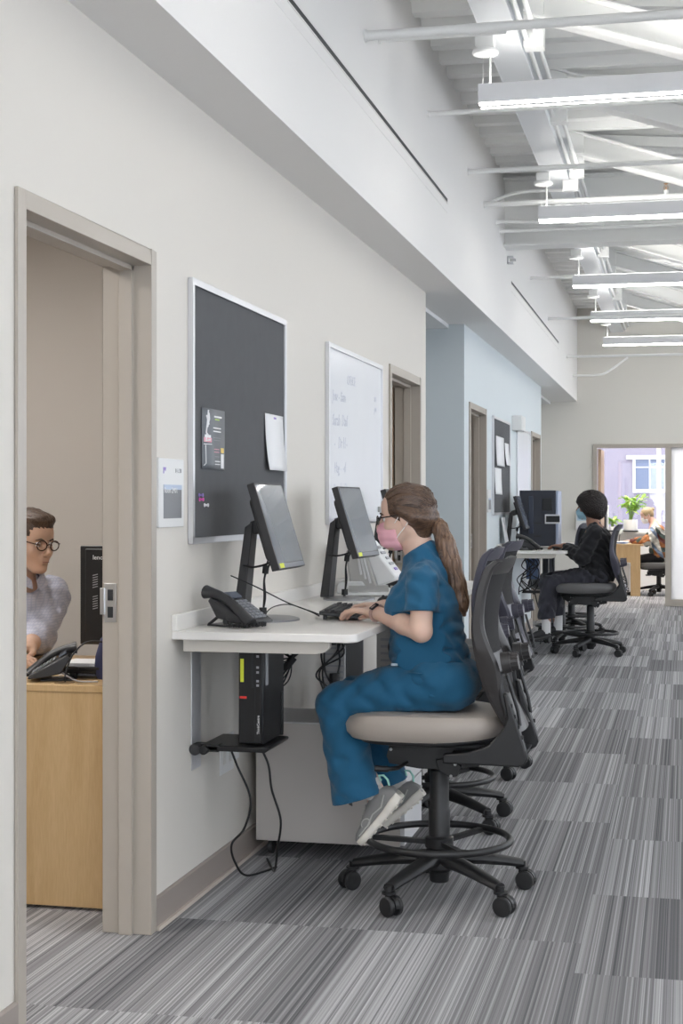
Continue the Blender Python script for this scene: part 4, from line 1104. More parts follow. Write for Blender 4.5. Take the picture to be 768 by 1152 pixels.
MB().box(.0152, .0158, .02, .26, .195, .1965).build('ruled_line', M['lettg'], pp)
# pins
M['pinkpin'] = mat('pink_pin', (.75, .12, .45), .35)
for lab, y, z, m in (('pink push pin low on the near notice board, lower of the two', 5.045, 1.39, M['pinkpin']), ('purple pink push pin low on the near notice board, upper of the two', 5.04, 1.405, M['purple']), ('white push pin low on the near notice board', 5.10, 1.370, M['lettw'])):
    t = thing('push_pin', lab, 'push pin', (W+.012, y, z))
    MB().lathe([(.001, 0), (.007, .001), (.007, .003), (.004, .005), (.004, .012), (.0065, .014), (.0065, .017), (.001, .018)], n=14, M=Matrix.Rotation(PI/2, 4, 'Y')).build('pin_head', m, t)
# sheets on far board
sheet('large white sheet at the upper left of the far notice board', 13.55, 14.15, 1.72, 1.99, M['paper'], .01)
sheet('narrow white sheet at the upper right of the far notice board', 14.22, 14.55, 1.74, 1.95, M['paper'], .02)
sheet('white ruled sheet at the lower left of the far notice board', 13.45, 13.95, 1.46, 1.70, M['paper'], .01)
# room sign
def room_sign(label, y0, y1, z0, z1, letters=True):
    t = thing('room_sign', label, 'sign', (W, y0, z0)); L, H = y1-y0, z1-z0
    MB().prism(rrect(0, L, 0, H, .004, 2), .001, .010, 'yz').build('sign_plate', M['outlet'], t, bevel=.0015)
    g = MB().box(.010, .0108, L*.18, L*.90, H*.13, H*.62).build('insert', mat('grey_sign_insert', (.22, .225, .235), .4), t)
    MB().box(.0108, .0114, L*.18, L*.90, H*.55, H*.62).build('insert_band', mat('pale_blue_band', (.50, .58, .72), .5), t)
    if letters:
        mb = MB(); textmesh(mb, 'Room 2M01', .026, Matrix(((0, 0, 1, .0116), (1, 0, 0, L*.20), (0, 1, 0, H*.50), (0, 0, 0, 1)))); mb.build('lettering', M['lettw'], t, autosmooth=False)
        MB().box(.010, .0106, L*.66, L*.89, H*.80, H*.86).build('number_block', mat('grey_block', (.25, .25, .25), .5), t)
        mb = MB(); textmesh(mb, '200A', .019, Matrix(((0, 0, 1, .0108), (1, 0, 0, L*.67), (0, 1, 0, H*.802), (0, 0, 0, 1)))); mb.build('lettering', M['lettw'], t, autosmooth=False)
        MB().prism([(L*.17, H*.78), (L*.20, H*.78), (L*.21, H*.84), (L*.26, H*.81), (L*.28, H*.87), (L*.17, H*.87)], .010, .0106, 'yz').build('logo_mark', M['purple'], t)
    return t
room_sign('room sign beside the near office door', 4.635, 4.885, 1.297, 1.524)
room_sign('small dark room sign beside the third door', 13.02, 13.24, 1.30, 1.50, False)
t = thing('wall_sensor', 'white wall box high between the far notice board and the blank whiteboard', 'wall device', (W, 14.95, 2.10))
MB().box(0, .10, 0, .35, 0, .15).build('sensor_body', M['outlet'], t, bevel=.006)
MB().cyl((.05, .05, 0), (.05, .05, -.012), .015).build('sensor_lens', M['devgrey'], t)
t = thing('posted_notice', 'small pale notice posted on the door leaf seen through the second doorway', 'notice', (-1.93, d2b+.0, 1.87))
MB().box(-.09, .09, .004, .0115, -.01, .20).build('sheet', M['paper'], t)
MB().box(.02, .08, .0025, .004, .02, .04).build('print_block', M['lettg'], t)

# ------------------------------------------------------------------ office at the left
od = thing('office_desk', 'maple desk with a solid end panel seen through the near doorway', 'desk', (-2.9, 4.775, 0))
MB().box(0, 1.02, 0, .95, .738, .762).build('desk_top', M['maple'], od, bevel=.002)
MB().box(.05, 1.00, .004, .028, .012, .738).build('end_panel', M['maple'], od, bevel=.001)
MB().box(.98, 1.0, .03, .90, .3, .738).build('modesty_panel', M['maple'], od, bevel=.001)
MB().box(.05, .09, .86, .93, 0, .738).box(.96, 1.0, .86, .93, 0, .738).build('leg', M['blk'], od)
MB().cyl((.83, .06, .7622), (.83, .06, .7635), .035, n=24).build('cable_grommet', mat('brown_grommet', (.25, .16, .08), .5), od)
# computer (all-in-one rear) on that desk
t = thing('computer_monitor', 'large black monitor seen from behind on the maple desk', 'monitor', (-2.05, 5.32, .762), math.radians(0))
MB().box(-.165, .30, .0, .028, .085, .455).build('screen_housing', M['pc'], t, bevel=.004)
MB().prism([(-.137, .09), (.28, .09), (.28, .445), (-.137, .445)], -.022, 0.0, 'xz').build('rear_cover', M['pc'], t, bevel=.005)
for zz in (.30, .22):
    for i in range(6): MB().beam((-.105, -.0235, zz+.009*i), (-.085, -.0235, zz+.005+.009*i), .0015, .003).build('vent_slot', M['lettg'], t)
mb = MB(); textmesh(mb, 'lenovo', .024, Matrix(((1, 0, 0, -.105), (0, 0, -1, -.0235), (0, 1, 0, .405), (0, 0, 0, 1)))); mb.build('lettering', M['lettw'], t, autosmooth=False)
MB().box(.06, .16, -.05, -.015, .02, .30).box(-.05, .25, -.12, .10, 0, .012).build('stand', M['pc'], t, bevel=.004)
t = thing('paper_stack', 'low stack of white paper on the maple desk behind the phone', 'paper', (-2.08, 5.10, .762)); MB().box(-.10, .14, -.06, .10, 0, .006).build('sheet', M['paper'], t); MB().box(-.09, .145, -.055, .105, .006, .012).build('sheet', M['paper'], t); MB().box(-.10, .138, -.062, .10, .012, .045).build('sheet', M['paper'], t)
keyboard('dark keyboard on the maple desk beside the phone', -2.03, 5.02, .762, math.radians(95), w=.13, L=.22)
cable('grey cable running from the office phone to the desk grommet', [(-2.13, 4.90, .80), (-2.10, 4.87, .795), (-2.06, 4.85, .780), (-2.02, 4.84, .768), (-1.95, 4.84, .768)], .003, M['greycable'])
cable('black cable rising out of the desk grommet', [(-2.068, 4.835, .764), (-2.066, 4.84, .80), (-2.05, 4.87, .86), (-2.0, 4.9, .9), (-1.9, 4.95, .88)], .003)
t = thing('bag', 'dark navy bag on the maple desk, cut off by the door frame', 'bag', (-1.935, 4.98, .762))
MB().loft([[(math.cos(a)*rx, math.sin(a)*.04, z) for a in [2*PI*i/20 for i in range(20)]] for rx, z in ((.07, 0), (.085, .02), (.08, .08), (.06, .14), (.035, .17), (.03, .18))]).build('bag_body', mat('navy_fabric', (.03, .035, .09), .7), t)

# ------------------------------------------------------------------ far counter equipment
t = thing('label_printer', 'tall black machine with a grey framed handle, seen from behind on the far counter', 'office machine', (-1.55, 14.55, .95))
MB().box(0, .345, 0, .40, .02, .555).build('machine_body', mat('blue_black_case', (.020, .025, .040), .35), t, bevel=.008)
MB().box(.345, .37, .0, .40, .02, .55).build('blue_lit_side', mat('blue_lit_case', (.40, .46, .60), .35), t, bevel=.008)  # bluish light on the machine's side, put in as a pale colour
MB().box(.09, .135, -.02, 0, .14, .50).build('vertical_rib', mat('blue_black_rib', (.03, .042, .075), .3), t, bevel=.006)
MB().box(.22, .31, -.006, 0, .36, .48).build('recess_panel', M['dark'], t, bevel=.003)
f = MB().box(.245, .385, -.016, 0, .235, .25).box(.245, .385, -.016, 0, .31, .325).box(.245, .255, -.016, 0, .25, .31).build('handle_frame', M['alu'], t)
MB().box(.255, .385, -.004, 0, .25, .31).build('handle_recess', M['dark'], t)
for z in (.235, .11): MB().box(.14, .21, -.004, 0, z, z+.012).build('vent_slot', M['dark'], t)
for x in (.04, .32):
    for y in (.05, .35): MB().cyl((x, y, 0), (x, y, .022), .018).build('foot', M['blk'], t)
# box on far wall behind the woman's mask
t = thing('glove_dispenser', 'pale blue and white dispenser on the far wall beside the black haired woman', 'dispenser', (-1.44, FY, 1.03)); MB().box(0, .16, -.10, -.001, 0, .26).build('holder', M['outlet'], t, bevel=.004); MB().box(.015, .145, -.104, -.10, .12, .24).build('box_front', mat('pale_blue_card', (.45, .62, .72), .6), t)

# ------------------------------------------------------------------ far office furniture
t = thing('office_desk', 'maple desk in the far office behind the glass front', 'desk', (-1.85, 22.95, 0))
MB().box(0, 1.25, 0, .75, .745, .775).build('desk_top', M['maple'], t, bevel=.002)
MB().box(.03, .06, .03, .72, 0, .745).build('end_panel', M['maple'], t)
MB().box(.85, 1.205, .005, .03, .50, .745).build('front_rail', M['maple'], t); MB().box(1.06, 1.205, .005, .03, 0, .50).build('end_panel', M['maple'], t)
p2 = pedestal('pale grey pedestal under the desk of the far office', -1.10, -.79, 22.955-.03, 23.20, .49)
p2['group'] = 'mobile pedestals'
t = thing('desk_monitor', 'dark monitor seen edge-on on the far office desk', 'monitor', (-1.17, 23.25, .775)); MB().box(-.015, .015, -.25, .25, .10, .45).build('screen_housing', M['pc'], t, bevel=.004); MB().box(-.06, .06, -.1, .1, 0, .012).box(-.012, .012, -.03, .03, .012, .15).build('stand', M['pc'], t)
t = thing('dispenser', 'white rounded device on the far office window side, above the monitor', 'office machine', (-1.30, 24.35, .935)); MB().prism(rrect(-.12, .12, -.12, .12, .03, 5), 0, .42, 'xy').build('device_body', M['outlet'], t, bevel=.01); MB().box(-.08, .08, -.124, -.12, .2, .35).build('device_front', M['devgrey'], t)
t = thing('paper_stack', 'blue and white papers on the far office desk', 'paper', (-.95, 23.1, .775))
for i, (m, a) in enumerate(((M['paper'], .1), (mat('blue_folder', (.05, .15, .40), .5), -.2), (M['paper'], .3))): MB().cbox((0, 0, .006+.012*i), (.22, .28, .011), (0, 0, a)).build('sheet', m, t)

# plants on the window sill
def leafmat(n_, c): return mat(n_, c, .45, var=(30, .25))
M['leaf'] = leafmat('bright_green_leaf', (.30, .55, .06)); M['leaf2'] = leafmat('yellow_green_leaf', (.55, .70, .18)); M['stem'] = mat('green_stem', (.20, .36, .06), .5)
def plant(label, x, y, z, h, spread, n_, seed, pot=.11, poth=.19):
    t = thing('potted_plant', label, 'plant', (x, y, z)); rnd = random.Random(seed)
    MB().lathe([(.001, .0), (pot*.95, .0), (pot, .01), (pot, poth), (pot*.92, poth), (pot*.90, poth-.02), (.001, poth-.02)], n=28).build('pot', M['outlet'], t)
    MB().lathe([(.001, -.0), (pot*1.08, 0), (pot*1.1, .02), (pot, .02)], n=28).build('saucer', M['dark'], t)
    MB().lathe([(.001, poth-.018), (pot*.9, poth-.018)], n=20).build('soil', mat('potting_soil', (.05, .03, .02), .9), t)
    st = MB(); lv = MB(); lv2 = MB()
    for i in range(n_):
        a = rnd.uniform(0, 2*PI); r = rnd.uniform(.2, 1)*spread; hh = h*rnd.uniform(.55, 1)
        pts = bez([(0.02*math.cos(a), .02*math.sin(a), poth-.02), (r*.35*math.cos(a), r*.35*math.sin(a), poth+hh*.5), (r*math.cos(a), r*math.sin(a), poth+hh)], 5); st.tube(pts, .004, 5)
        for j in range(3):
            b_ = pts[-1-j*2]; L = rnd.uniform(.09, .15); az = a+rnd.uniform(-1.6, 1.6); el = rnd.uniform(-.3, 1.0)
            d = Vector((math.cos(az)*math.cos(el), math.sin(az)*math.cos(el), math.sin(el))); sx, sy, _ = frame_from(d); m_ = lv if rnd.random() < .6 else lv2
            rows = []
            for q in range(6):
                u = q/5; wd_ = math.sin(PI*min(1, u*.95+.03))**.8*L*.26; c = b_+d*L*u-Vector((0, 0, .25*L*u*u)); rows.append([c-sx*wd_+sy*.008, c, c+sx*wd_+sy*.008])
            m_.loft(rows, closed=False, caps=False)
    st.build('stems', M['stem'], t)
    for m_, mm in ((lv, M['leaf']), (lv2, M['leaf2'])):
        o = m_.build('foliage', mm, t); o.modifiers.new('t', 'SOLIDIFY').thickness = .001
    return t
plant('leafy green plant in a white pot on the far window sill', -.84, 24.40, .935, .36, .20, 26, 4)
plant('small green plant half hidden behind the woman in black, on the far window sill', -1.12, 24.42, .935, .12, .10, 10, 9, .05, .08)

# task chair in the far office
tc = thing('office_chair', 'black task chair in the far office, holding the woman in the patterned sweater', 'chair', (-.38, 23.22, 0))
for src in s2.children:
    if src.name.split('.')[0] in ('foot_ring', 'gas_column'): continue
    if src.name.startswith(('seat', 'back', 'tilt', 'lumbar', 'lever')):
        c = copy_tree(src, tc); c.location.z = -.16
    else: copy_tree(src, tc)
MB().lathe([(.036, .165), (.036, .30), (.026, .305), (.026, .32)], n=24).build('gas_column', M['blk'], tc)
# ------------------------------------------------------------------ sculpting field used for bodies and clothes
class Field:
    def __init__(s, lo, hi, h):
        s.h = h; s.lo = np.array(lo, float); s.n = np.ceil((np.array(hi)-s.lo)/h).astype(int)+1
        s.ax = [(s.lo[i]+np.arange(s.n[i])*h).astype(np.float32) for i in range(3)]
        s.d = np.full(tuple(s.n), 1.0, np.float32)
    def sl(s, lo, hi):
        a = np.clip(np.floor((np.array(lo)-s.lo)/s.h).astype(int), 0, s.n-1); b = np.clip(np.ceil((np.array(hi)-s.lo)/s.h).astype(int)+1, 1, s.n)
        b = np.maximum(b, a+1)
        return tuple(slice(a[i], b[i]) for i in range(3)), (s.ax[0][a[0]:b[0], None, None], s.ax[1][None, a[1]:b[1], None], s.ax[2][None, None, a[2]:b[2]])
    @staticmethod
    def smin(a, b, k):
        if k <= 0: return np.minimum(a, b)
        h = np.clip(.5+.5*(b-a)/k, 0, 1); return b*(1-h)+a*h-k*h*(1-h)
    def comb(s, S_, q, k, op):
        if op == 'add': s.d[S_] = Field.smin(s.d[S_], q, k)
        elif op == 'sub': s.d[S_] = -Field.smin(-s.d[S_], q, k)
    def seg(s, a, b, ra, rb=None, k=.01, sc=(1,1,1), op='add'):
        rb = ra if rb is None else rb; a = np.array(a, float); b = np.array(b, float); K = np.array(sc, float)
        m = (max(ra, rb)/K)+k*1.3+s.h*3
        S_, (x, y, z) = s.sl(np.minimum(a, b)-m, np.maximum(a, b)+m)
        A = a*K; D = (b-a)*K; L = float((D*D).sum())+1e-12
        px = x*K[0]-A[0]; py = y*K[1]-A[1]; pz = z*K[2]-A[2]
        t = np.clip((px*D[0]+py*D[1]+pz*D[2])/L, 0, 1)
        q = (np.sqrt((px-t*D[0])**2+(py-t*D[1])**2+(pz-t*D[2])**2)-(ra+(rb-ra)*t))
        s.comb(S_, q.astype(np.float32), k, op); return s
    def ell(s, c, r, R=None, k=.01, op='add'):
        c = np.array(c, float); m = max(r)+k*1.3+s.h*3
        S_, (x, y, z) = s.sl(c-m, c+m); px = x-c[0]; py = y-c[1]; pz = z-c[2]
        if R is not None:
            M_ = np.array([[R[i][j] for j in range(3)] for i in range(3)]).T
            px, py, pz = (M_[0,0]*px+M_[0,1]*py+M_[0,2]*pz, M_[1,0]*px+M_[1,1]*py+M_[1,2]*pz, M_[2,0]*px+M_[2,1]*py+M_[2,2]*pz)
        k0 = np.sqrt((px/r[0])**2+(py/r[1])**2+(pz/r[2])**2); k1 = np.sqrt((px/r[0]**2)**2+(py/r[1]**2)**2+(pz/r[2]**2)**2)+1e-9
        q = k0*(k0-1)/k1; s.comb(S_, q.astype(np.float32), k, op); return s
    def chain(s, pts, rs, k=.01, sc=(1,1,1)):
        for i in range(len(pts)-1): s.seg(pts[i], pts[i+1], rs[i], rs[i+1], k, sc)
        return s
    def cut(s, p, nrm, k=.003, box=None):
        """remove everything on the +nrm side of the plane (only inside box, if given)"""
        nrm = Vector(nrm).normalized()
        S_, (x, y, z) = s.sl(*(box or (s.lo, s.lo+s.n*s.h)))
        q = (x-p[0])*nrm[0]+(y-p[1])*nrm[1]+(z-p[2])*nrm[2]
        s.d[S_] = -Field.smin(-s.d[S_], -q.astype(np.float32), k); return s
    def wrinkle(s, amp, dirs, seed=0, mask=None):
        """directional cloth folds: dirs = list of (kx,ky,kz) in radians per metre"""
        rnd = random.Random(seed); x, y, z = s.ax[0][:, None, None], s.ax[1][None, :, None], s.ax[2][None, None, :]
        near = np.abs(s.d) < .03
        acc = np.zeros_like(s.d)
        for (a, b, c) in dirs:
            p1, p2, p3 = (rnd.uniform(0, 6.28) for _ in range(3)); m1, m2, m3 = (rnd.uniform(9, 22) for _ in range(3))
            w = 1.3*np.sin(m1*x+m2*y+p2)+1.1*np.sin(m3*z+m1*y+p3)
            acc += np.sin(a*x+b*y+c*z+p1+w)
        acc /= len(dirs)
        acc = np.where(acc > 0, acc, acc*.6)
        if mask is not None: acc = acc*mask(x, y, z)
        s.d += np.where(near, acc*amp, 0).astype(np.float32); return s
    def mesh(s, name, mats, parent=None, matfn=None, smooth=1):
        q = SDF.__new__(SDF); q.d = s.d; q.n = s.n; q.lo = s.lo; q.h = s.h
        o = SDF.mesh(q, name, mats, parent, matfn, smooth); s.d = None; return o

def frm(fwd, up):
    f = Vector(fwd).normalized(); u = Vector(up); u = (u-f*u.dot(f)).normalized(); l_ = u.cross(f)
    return Matrix((f, l_, u)).transposed()     # columns: forward, left, up

def head_field(S, O, R, sc=1.0, male=False, ears=True):
    """O: point between the ears; R: columns forward, left, up"""
    def P_(x, y, z): return Vector(O)+R @ Vector((x, y, z))*sc
    e = lambda c, r, k=.012, op='add': S.ell(P_(*c), [q*sc for q in r], R, k, op)
    g = lambda a, b, ra, rb, k=.012, op='add': S.seg(P_(*a), P_(*b), ra*sc, rb*sc, k, (1,1,1), op)
    j = 1.10 if male else 1.0
    e((-.008, 0, .038), (.096, .075, .084)); e((.030, 0, -.020), (.060, .062*j, .082), .02)
    e((.052, 0, .045), (.040, .056, .045), .02)
    for s_ in (-1, 1):
        g((.0, s_*.052*j, -.045), (.058, s_*.020*j, -.098), .020, .018, .02); e((.056, s_*.036, -.030), (.026, .024, .026), .02)
        g((.078, s_*.012, .022), (.066, s_*.046, .020), .010, .009, .012)
        e((.094, s_*.031, .002), (.015, .017, .011), .010, 'sub')
        e((.104, s_*.010, -.034), (.009, .008, .007), .006)
        if ears:
            e((-.006, s_*.077, -.004), (.019, .007, .031), .004); e((.000, s_*.084, -.001), (.010, .005, .019), .004, 'sub'); e((-.002, s_*.076, -.030), (.009, .006, .010), .004)
    e((.074, 0, -.100), (.022*j, .024*j, .018), .02); e((.068, 0, -.062), (.032, .034, .032), .02)
    g((.088, 0, .010), (.110, 0, -.026), .0075, .0115, .010); e((.108, 0, -.030), (.013, .012, .010), .008)
    g((.094, -.016, -.0615), (.094, .016, -.0615), .0050, .0050, .004); g((.094, -.012, -.071), (.094, .012, -.071), .0060, .0060, .004)
    g((.106, -.02, -.0665), (.106, .02, -.0665), .0055, .0055, .003, 'sub')
    return P_

def eyes(parent, P_, sc, R, brown=(.10, .05, .03)):
    for s_ in (-1, 1):
        m = MB(); m.uvs(P_(.0765, s_*.031, .001), .0118*sc, 16, 10); m.build('eye', mat('eye_white', (.75, .73, .72), .25), parent)
        a = P_(.0765, s_*.031, .001); d = (R @ Vector((1, s_*.05, -.08))).normalized()
        MB().cyl(a+d*.0098*sc, a+d*.0121*sc, .0058*sc, .0050*sc, n=16).build('iris', mat('dark_iris', brown, .2), parent)

def brows(parent, P_, m):
    for s_ in (-1, 1): MB().tube([P_(.094, s_*.014, .018), P_(.094, s_*.030, .025), P_(.080, s_*.048, .018)], [.003, .0036, .0015], 8, sx=1.0).build('eyebrow', m, parent)

def hand_field(S, wrist, tip_dir, back, thumb_side, sc=1.0, curl=.5, rw=.021):
    """palm plus four unequal bent fingers and a thumb from the side of the palm"""
    f = Vector(tip_dir).normalized(); n_ = Vector(back); n_ = (n_-f*n_.dot(f)).normalized(); s_ = n_.cross(f)*thumb_side
    w = Vector(wrist); q = lambda a, b, c: w+(f*a+s_*b+n_*c)*sc
    r = .0105*sc
    S.chain([q(-.015, 0, 0), q(.02, .0, .0)], [rw*sc, .020*sc], .01)
    for b in (-.028, -.010, .010, .026): S.seg(q(.012, b*.6, .0), q(.082, b, .003), .0125*sc, .0105*sc, .010)
    S.seg(q(.02, .02, -.008), q(.05, .028, -.010), .014*sc, .012*sc, .010)
    tips = []
    for b, L, z in ((.029, .074, 0), (.0095, .082, .002), (-.0105, .076, 0), (-.029, .060, -.002)):
        c1, c2, c3 = curl*.35, curl*.35+curl*.75, curl*.35+curl*1.35
        p0 = q(.084, b, .003+z); sp = b*.15
        d1 = (f*math.cos(c1)-n_*math.sin(c1)+s_*sp); p1 = p0+d1*L*.44*sc; d2 = f*math.cos(c2)-n_*math.sin(c2)+s_*sp; p2 = p1+d2*L*.32*sc; d3 = f*math.cos(c3)-n_*math.sin(c3); p3 = p2+d3*L*.24*sc
        S.seg(p0, p1, r*.92, r*.84, .004); S.seg(p1, p2, r*.86, r*.78, .003); S.seg(p2, p3, r*.79, r*.68, .003); tips.append(p3)
    t0 = q(.022, .026, -.008); t1 = q(.055, .048, -.016); t2 = q(.080, .052, -.022); t3 = q(.098, .048, -.028)
    S.seg(t0, t1, .0135*sc, .0115*sc, .008); S.seg(t1, t2, .0108*sc, .0095*sc, .003); S.seg(t2, t3, .0095*sc, .0078*sc, .003)
    return tips

def shoe(parent, heel, toe, up, label_name='shoe', upper=None, sole=None, L=.262, wd=1.0, laces=None):
    """heel and toe: ends of the sole; up: towards the ankle"""
    f = (Vector(toe)-Vector(heel)).normalized(); R = frm(f, up); T = Matrix.Translation(heel) @ R.to_4x4()
    xs = [0, .012, .04, .085, .13, .17, .205, .235, .255, L]
    ws = [.020, .029, .034, .034, .036, .041, .045, .042, .030, .010]; hs = [.055, .075, .088, .094, .082, .066, .055, .048, .038, .022]
    def ring(i, w_, z0, z1, sq=2.6, n=22):
        out = []
        for k in range(n):
            a = 2*PI*k/n; c, s_ = math.cos(a), math.sin(a); e = 2/sq
            out.append(T @ Vector((xs[i]*L/.262, abs(c)**e*(1 if c > 0 else -1)*w_*wd, (z0+z1)/2+abs(s_)**e*(1 if s_ > 0 else -1)*(z1-z0)/2)))
        return out
    up_ = MB().loft([ring(i, ws[i], .018, hs[i]) for i in range(len(xs))]).build(label_name, upper, parent)
    so = MB(); so.loft([ring(i, ws[i]+.005, .0 if 1 < i < 8 else .004, .030 if i > 2 else .036, 5) for i in range(len(xs))])
    for x in (.03, .06, .09, .12, .15, .18, .21):
        for s_ in (-1, 1): so.box(x-.004, x+.004, s_*.036-.006, s_*.036+.006, -.003, .004, M=T)
    so = so.build('sole', sole, up_, weld=False)
    if laces:
        lc = MB()
        for i, x in enumerate((.115, .133, .151, .168)): lc.tube([T @ Vector((x-.006, -.020, .073-.35*(x-.115))), T @ Vector((x, 0, .086-.42*(x-.115))), T @ Vector((x+.006, .020, .073-.35*(x-.115)))], .003, 6)
        lc.build('laces', laces, up_)
        MB().lathe([(.024, .082), (.027, .092), (.025, .098)], (0,0,0), 22, M=T @ Matrix.Translation((.055, 0, 0)) @ Matrix.Diagonal((1.25, 1, 1, 1))).build('collar', laces, up_)
    return up_, T

def fabric(name, col, rough=.8, weave=1400, strength=.25, var=(8, .05)):
    return mat(name, col, rough, bump=(weave, strength), var=var, spec=.25, sheen=.15)
def skinmat(name, col, rough=.48):
    m = mat(name, col, rough, bump=(450, .06), var=(22, .05), spec=.4); b = m.node_tree.nodes['Principled BSDF']
    b.inputs['Subsurface Weight'].default_value = .12; b.inputs['Subsurface Radius'].default_value = (.012, .005, .003); return m
def hairmat(name, c1, c2, scale=160, stretch=(1, 1, 1)):
    m = bpy.data.materials.new(name); m.use_nodes = True; n = m.node_tree.nodes; l = m.node_tree.links; b = n['Principled BSDF']
    tc = n.new('ShaderNodeTexCoord'); nz = n.new('ShaderNodeTexNoise'); nz.inputs['Scale'].default_value = scale; nz.inputs['Detail'].default_value = 5; mp = n.new('ShaderNodeMapping'); mp.inputs['Scale'].default_value = stretch; l.new(tc.outputs['Object'], mp.inputs[0]); l.new(mp.outputs[0], nz.inputs['Vector'])
    r = n.new('ShaderNodeValToRGB'); r.color_ramp.elements[0].color = (*c1, 1); r.color_ramp.elements[1].color = (*c2, 1); r.color_ramp.elements[0].position = .35; r.color_ramp.elements[1].position = .7
    l.new(nz.outputs['Fac'], r.inputs[0]); l.new(r.outputs[0], b.inputs['Base Color']); b.inputs['Roughness'].default_value = .42; b.inputs['Anisotropic'].default_value = .5
    bp = n.new('ShaderNodeBump'); bp.inputs['Strength'].default_value = .4; bp.inputs['Distance'].default_value = .003; l.new(nz.outputs['Fac'], bp.inputs['Height']); l.new(bp.outputs[0], b.inputs['Normal'])
    return m

def mask_part(parent, O, R, sc, m, strapm, male=False):
    """face mask: the lower face grown outwards a little, with ear loops"""
    lo = Vector(O)-Vector((.16, .16, .19)); hi = Vector(O)+Vector((.16, .16, .12))
    S = Field(lo, hi, .003)
    def P_(x, y, z): return Vector(O)+R @ Vector((x, y, z))*sc
    e = lambda c, r, k=.02: S.ell(P_(*c), [q*sc for q in r], R, k)
    e((.040, 0, -.050), (.066, .064, .074)); e((.100, 0, -.038), (.020, .018, .024)); e((.078, 0, -.085), (.028, .032, .030)); e((.085, 0, -.060), (.030, .040, .034))
    S.wrinkle(.0022, [tuple(R @ Vector((0, 0, 260))), tuple(R @ Vector((0, 60, 120)))], 3)
    # keep only the panel in front: back edge slants from cheekbone to jaw
    for s_ in (-1, 1): S.cut(P_(.034, s_*.05, -.05), R @ Vector((-1, s_*.10, .10)), .002)
    S.cut(P_(.10, 0, -.012), R @ Vector((.30, 0, 1)), .002); S.cut(P_(.07, 0, -.122), R @ Vector((0, 0, -1)), .002)
    o = S.mesh('face_mask', m, parent)
    lp = MB()
    for s_ in (-1, 1):
        lp.tube(bez([P_(.046, s_*.056, -.026), P_(.026, s_*.070, -.006), P_(.002, s_*.080, .022), P_(-.020, s_*.082, .010)], 5), .0016*sc, 6)
        lp.tube(bez([P_(.040, s_*.056, -.080), P_(.020, s_*.066, -.058), P_(-.002, s_*.078, -.038), P_(-.022, s_*.082, -.012), P_(-.020, s_*.082, .010)], 5), .0016*sc, 6)
    lp.build('ear_loop', strapm, o)
    return o

def glasses(parent, P_, sc, m, lensm, round_=False, wire=.0022):
    g = MB()
    for s_ in (-1, 1):
        pts = []
        for i in range(28):
            a = 2*PI*i/28; rx, rz = (.0235, .0195) if round_ else (.026, .0165)
            pts.append(P_(.109-.006*abs(math.cos(a)*rx+s_*0)*10*0 - .0025*(1+math.cos(a)*s_), s_*.033+math.cos(a)*rx, .000+math.sin(a)*rz))
        g.tube(pts, wire*sc, 8, closed=True)
        g.tube([P_(.103, s_*.058, .006), P_(.095, s_*.068, .007), P_(.04, s_*.079, .010), P_(-.008, s_*.083, .014), P_(-.022, s_*.084, -.006)], wire*sc*1.15, 8)
        lz = [P_(.1075-.0025*(1+math.cos(2*PI*i/28)*s_), s_*.033+math.cos(2*PI*i/28)*(.0235 if round_ else .026), math.sin(2*PI*i/28)*(.0195 if round_ else .0165)) for i in range(28)]
    g.tube([P_(.109, -.0095, .003), P_(.112, 0, .006), P_(.109, .0095, .003)], wire*sc, 8)
    o = g.build('eyeglasses', m, parent)
    for s_ in (-1, 1):
        lz = [P_(.1075-.0025*(1+math.cos(2*PI*i/28)*s_), s_*.033+math.cos(2*PI*i/28)*(.0232 if round_ else .0257), math.sin(2*PI*i/28)*(.0192 if round_ else .0162)) for i in range(28)]
        MB().add(lz, [tuple(range(28))]).build('lens', lensm, o)
    return o
M['lens'+'_g'] = glassmat('spectacle_lens', (.97, .97, .97), .06)
# ================================================================== the woman in blue scrubs
M['skin1'] = skinmat('fair_skin', (.68, .46, .36)); M['skin2'] = skinmat('warm_brown_skin', (.36, .19, .13)); M['skin3'] = skinmat('fair_pink_skin', (.66, .42, .33)); M['skin4'] = skinmat('light_tan_skin', (.56, .36, .26))
M['scrub'] = fabric('caribbean_blue_scrubs', (.014, .105, .205), .72)
M['scrubblack'] = fabric('black_scrubs', (.016, .016, .019), .8)
M['pinkmask'] = mat('pink_mask', (.80, .42, .48), .8, bump=(900, .15)); M['strapw'] = mat('white_elastic', (.85, .83, .82), .8)
M['bluemask'] = mat('pale_blue_mask', (.35, .58, .70), .8, bump=(900, .15)); M['whitemask'] = mat('white_mask', (.80, .80, .79), .8, bump=(900, .15))
M['brownhair'] = hairmat('brown_hair', (.050, .026, .016), (.150, .088, .055), 170, (.16, 1, .8)); M['brownhair2'] = hairmat('lighter_brown_hair', (.085, .045, .026), (.24, .14, .085), 170, (.8, 1, .13))
M['darkhair'] = hairmat('short_dark_brown_hair', (.035, .020, .013), (.11, .065, .042), 260); M['blackhair'] = hairmat('black_curly_hair', (.008, .006, .006), (.035, .022, .018), 320)
M['blondhair'] = hairmat('dark_blond_hair', (.22, .15, .08), (.50, .38, .22))
M['shoegrey'] = fabric('grey_knit_shoe', (.27, .265, .26), .8, 900, .5); M['shoelite'] = mat('pale_grey_shoe_trim', (.48, .47, .45), .6); M['soleoff'] = mat('worn_offwhite_sole', (.72, .68, .61), .65, var=(40, .12)); M['mint'] = mat('mint_pull_tab', (.35, .68, .58), .6)
M['shoeblk'] = mat('black_shoe', (.02, .02, .022), .55); M['sock'] = mat('white_sock', (.72, .72, .72), .9, bump=(700, .4))

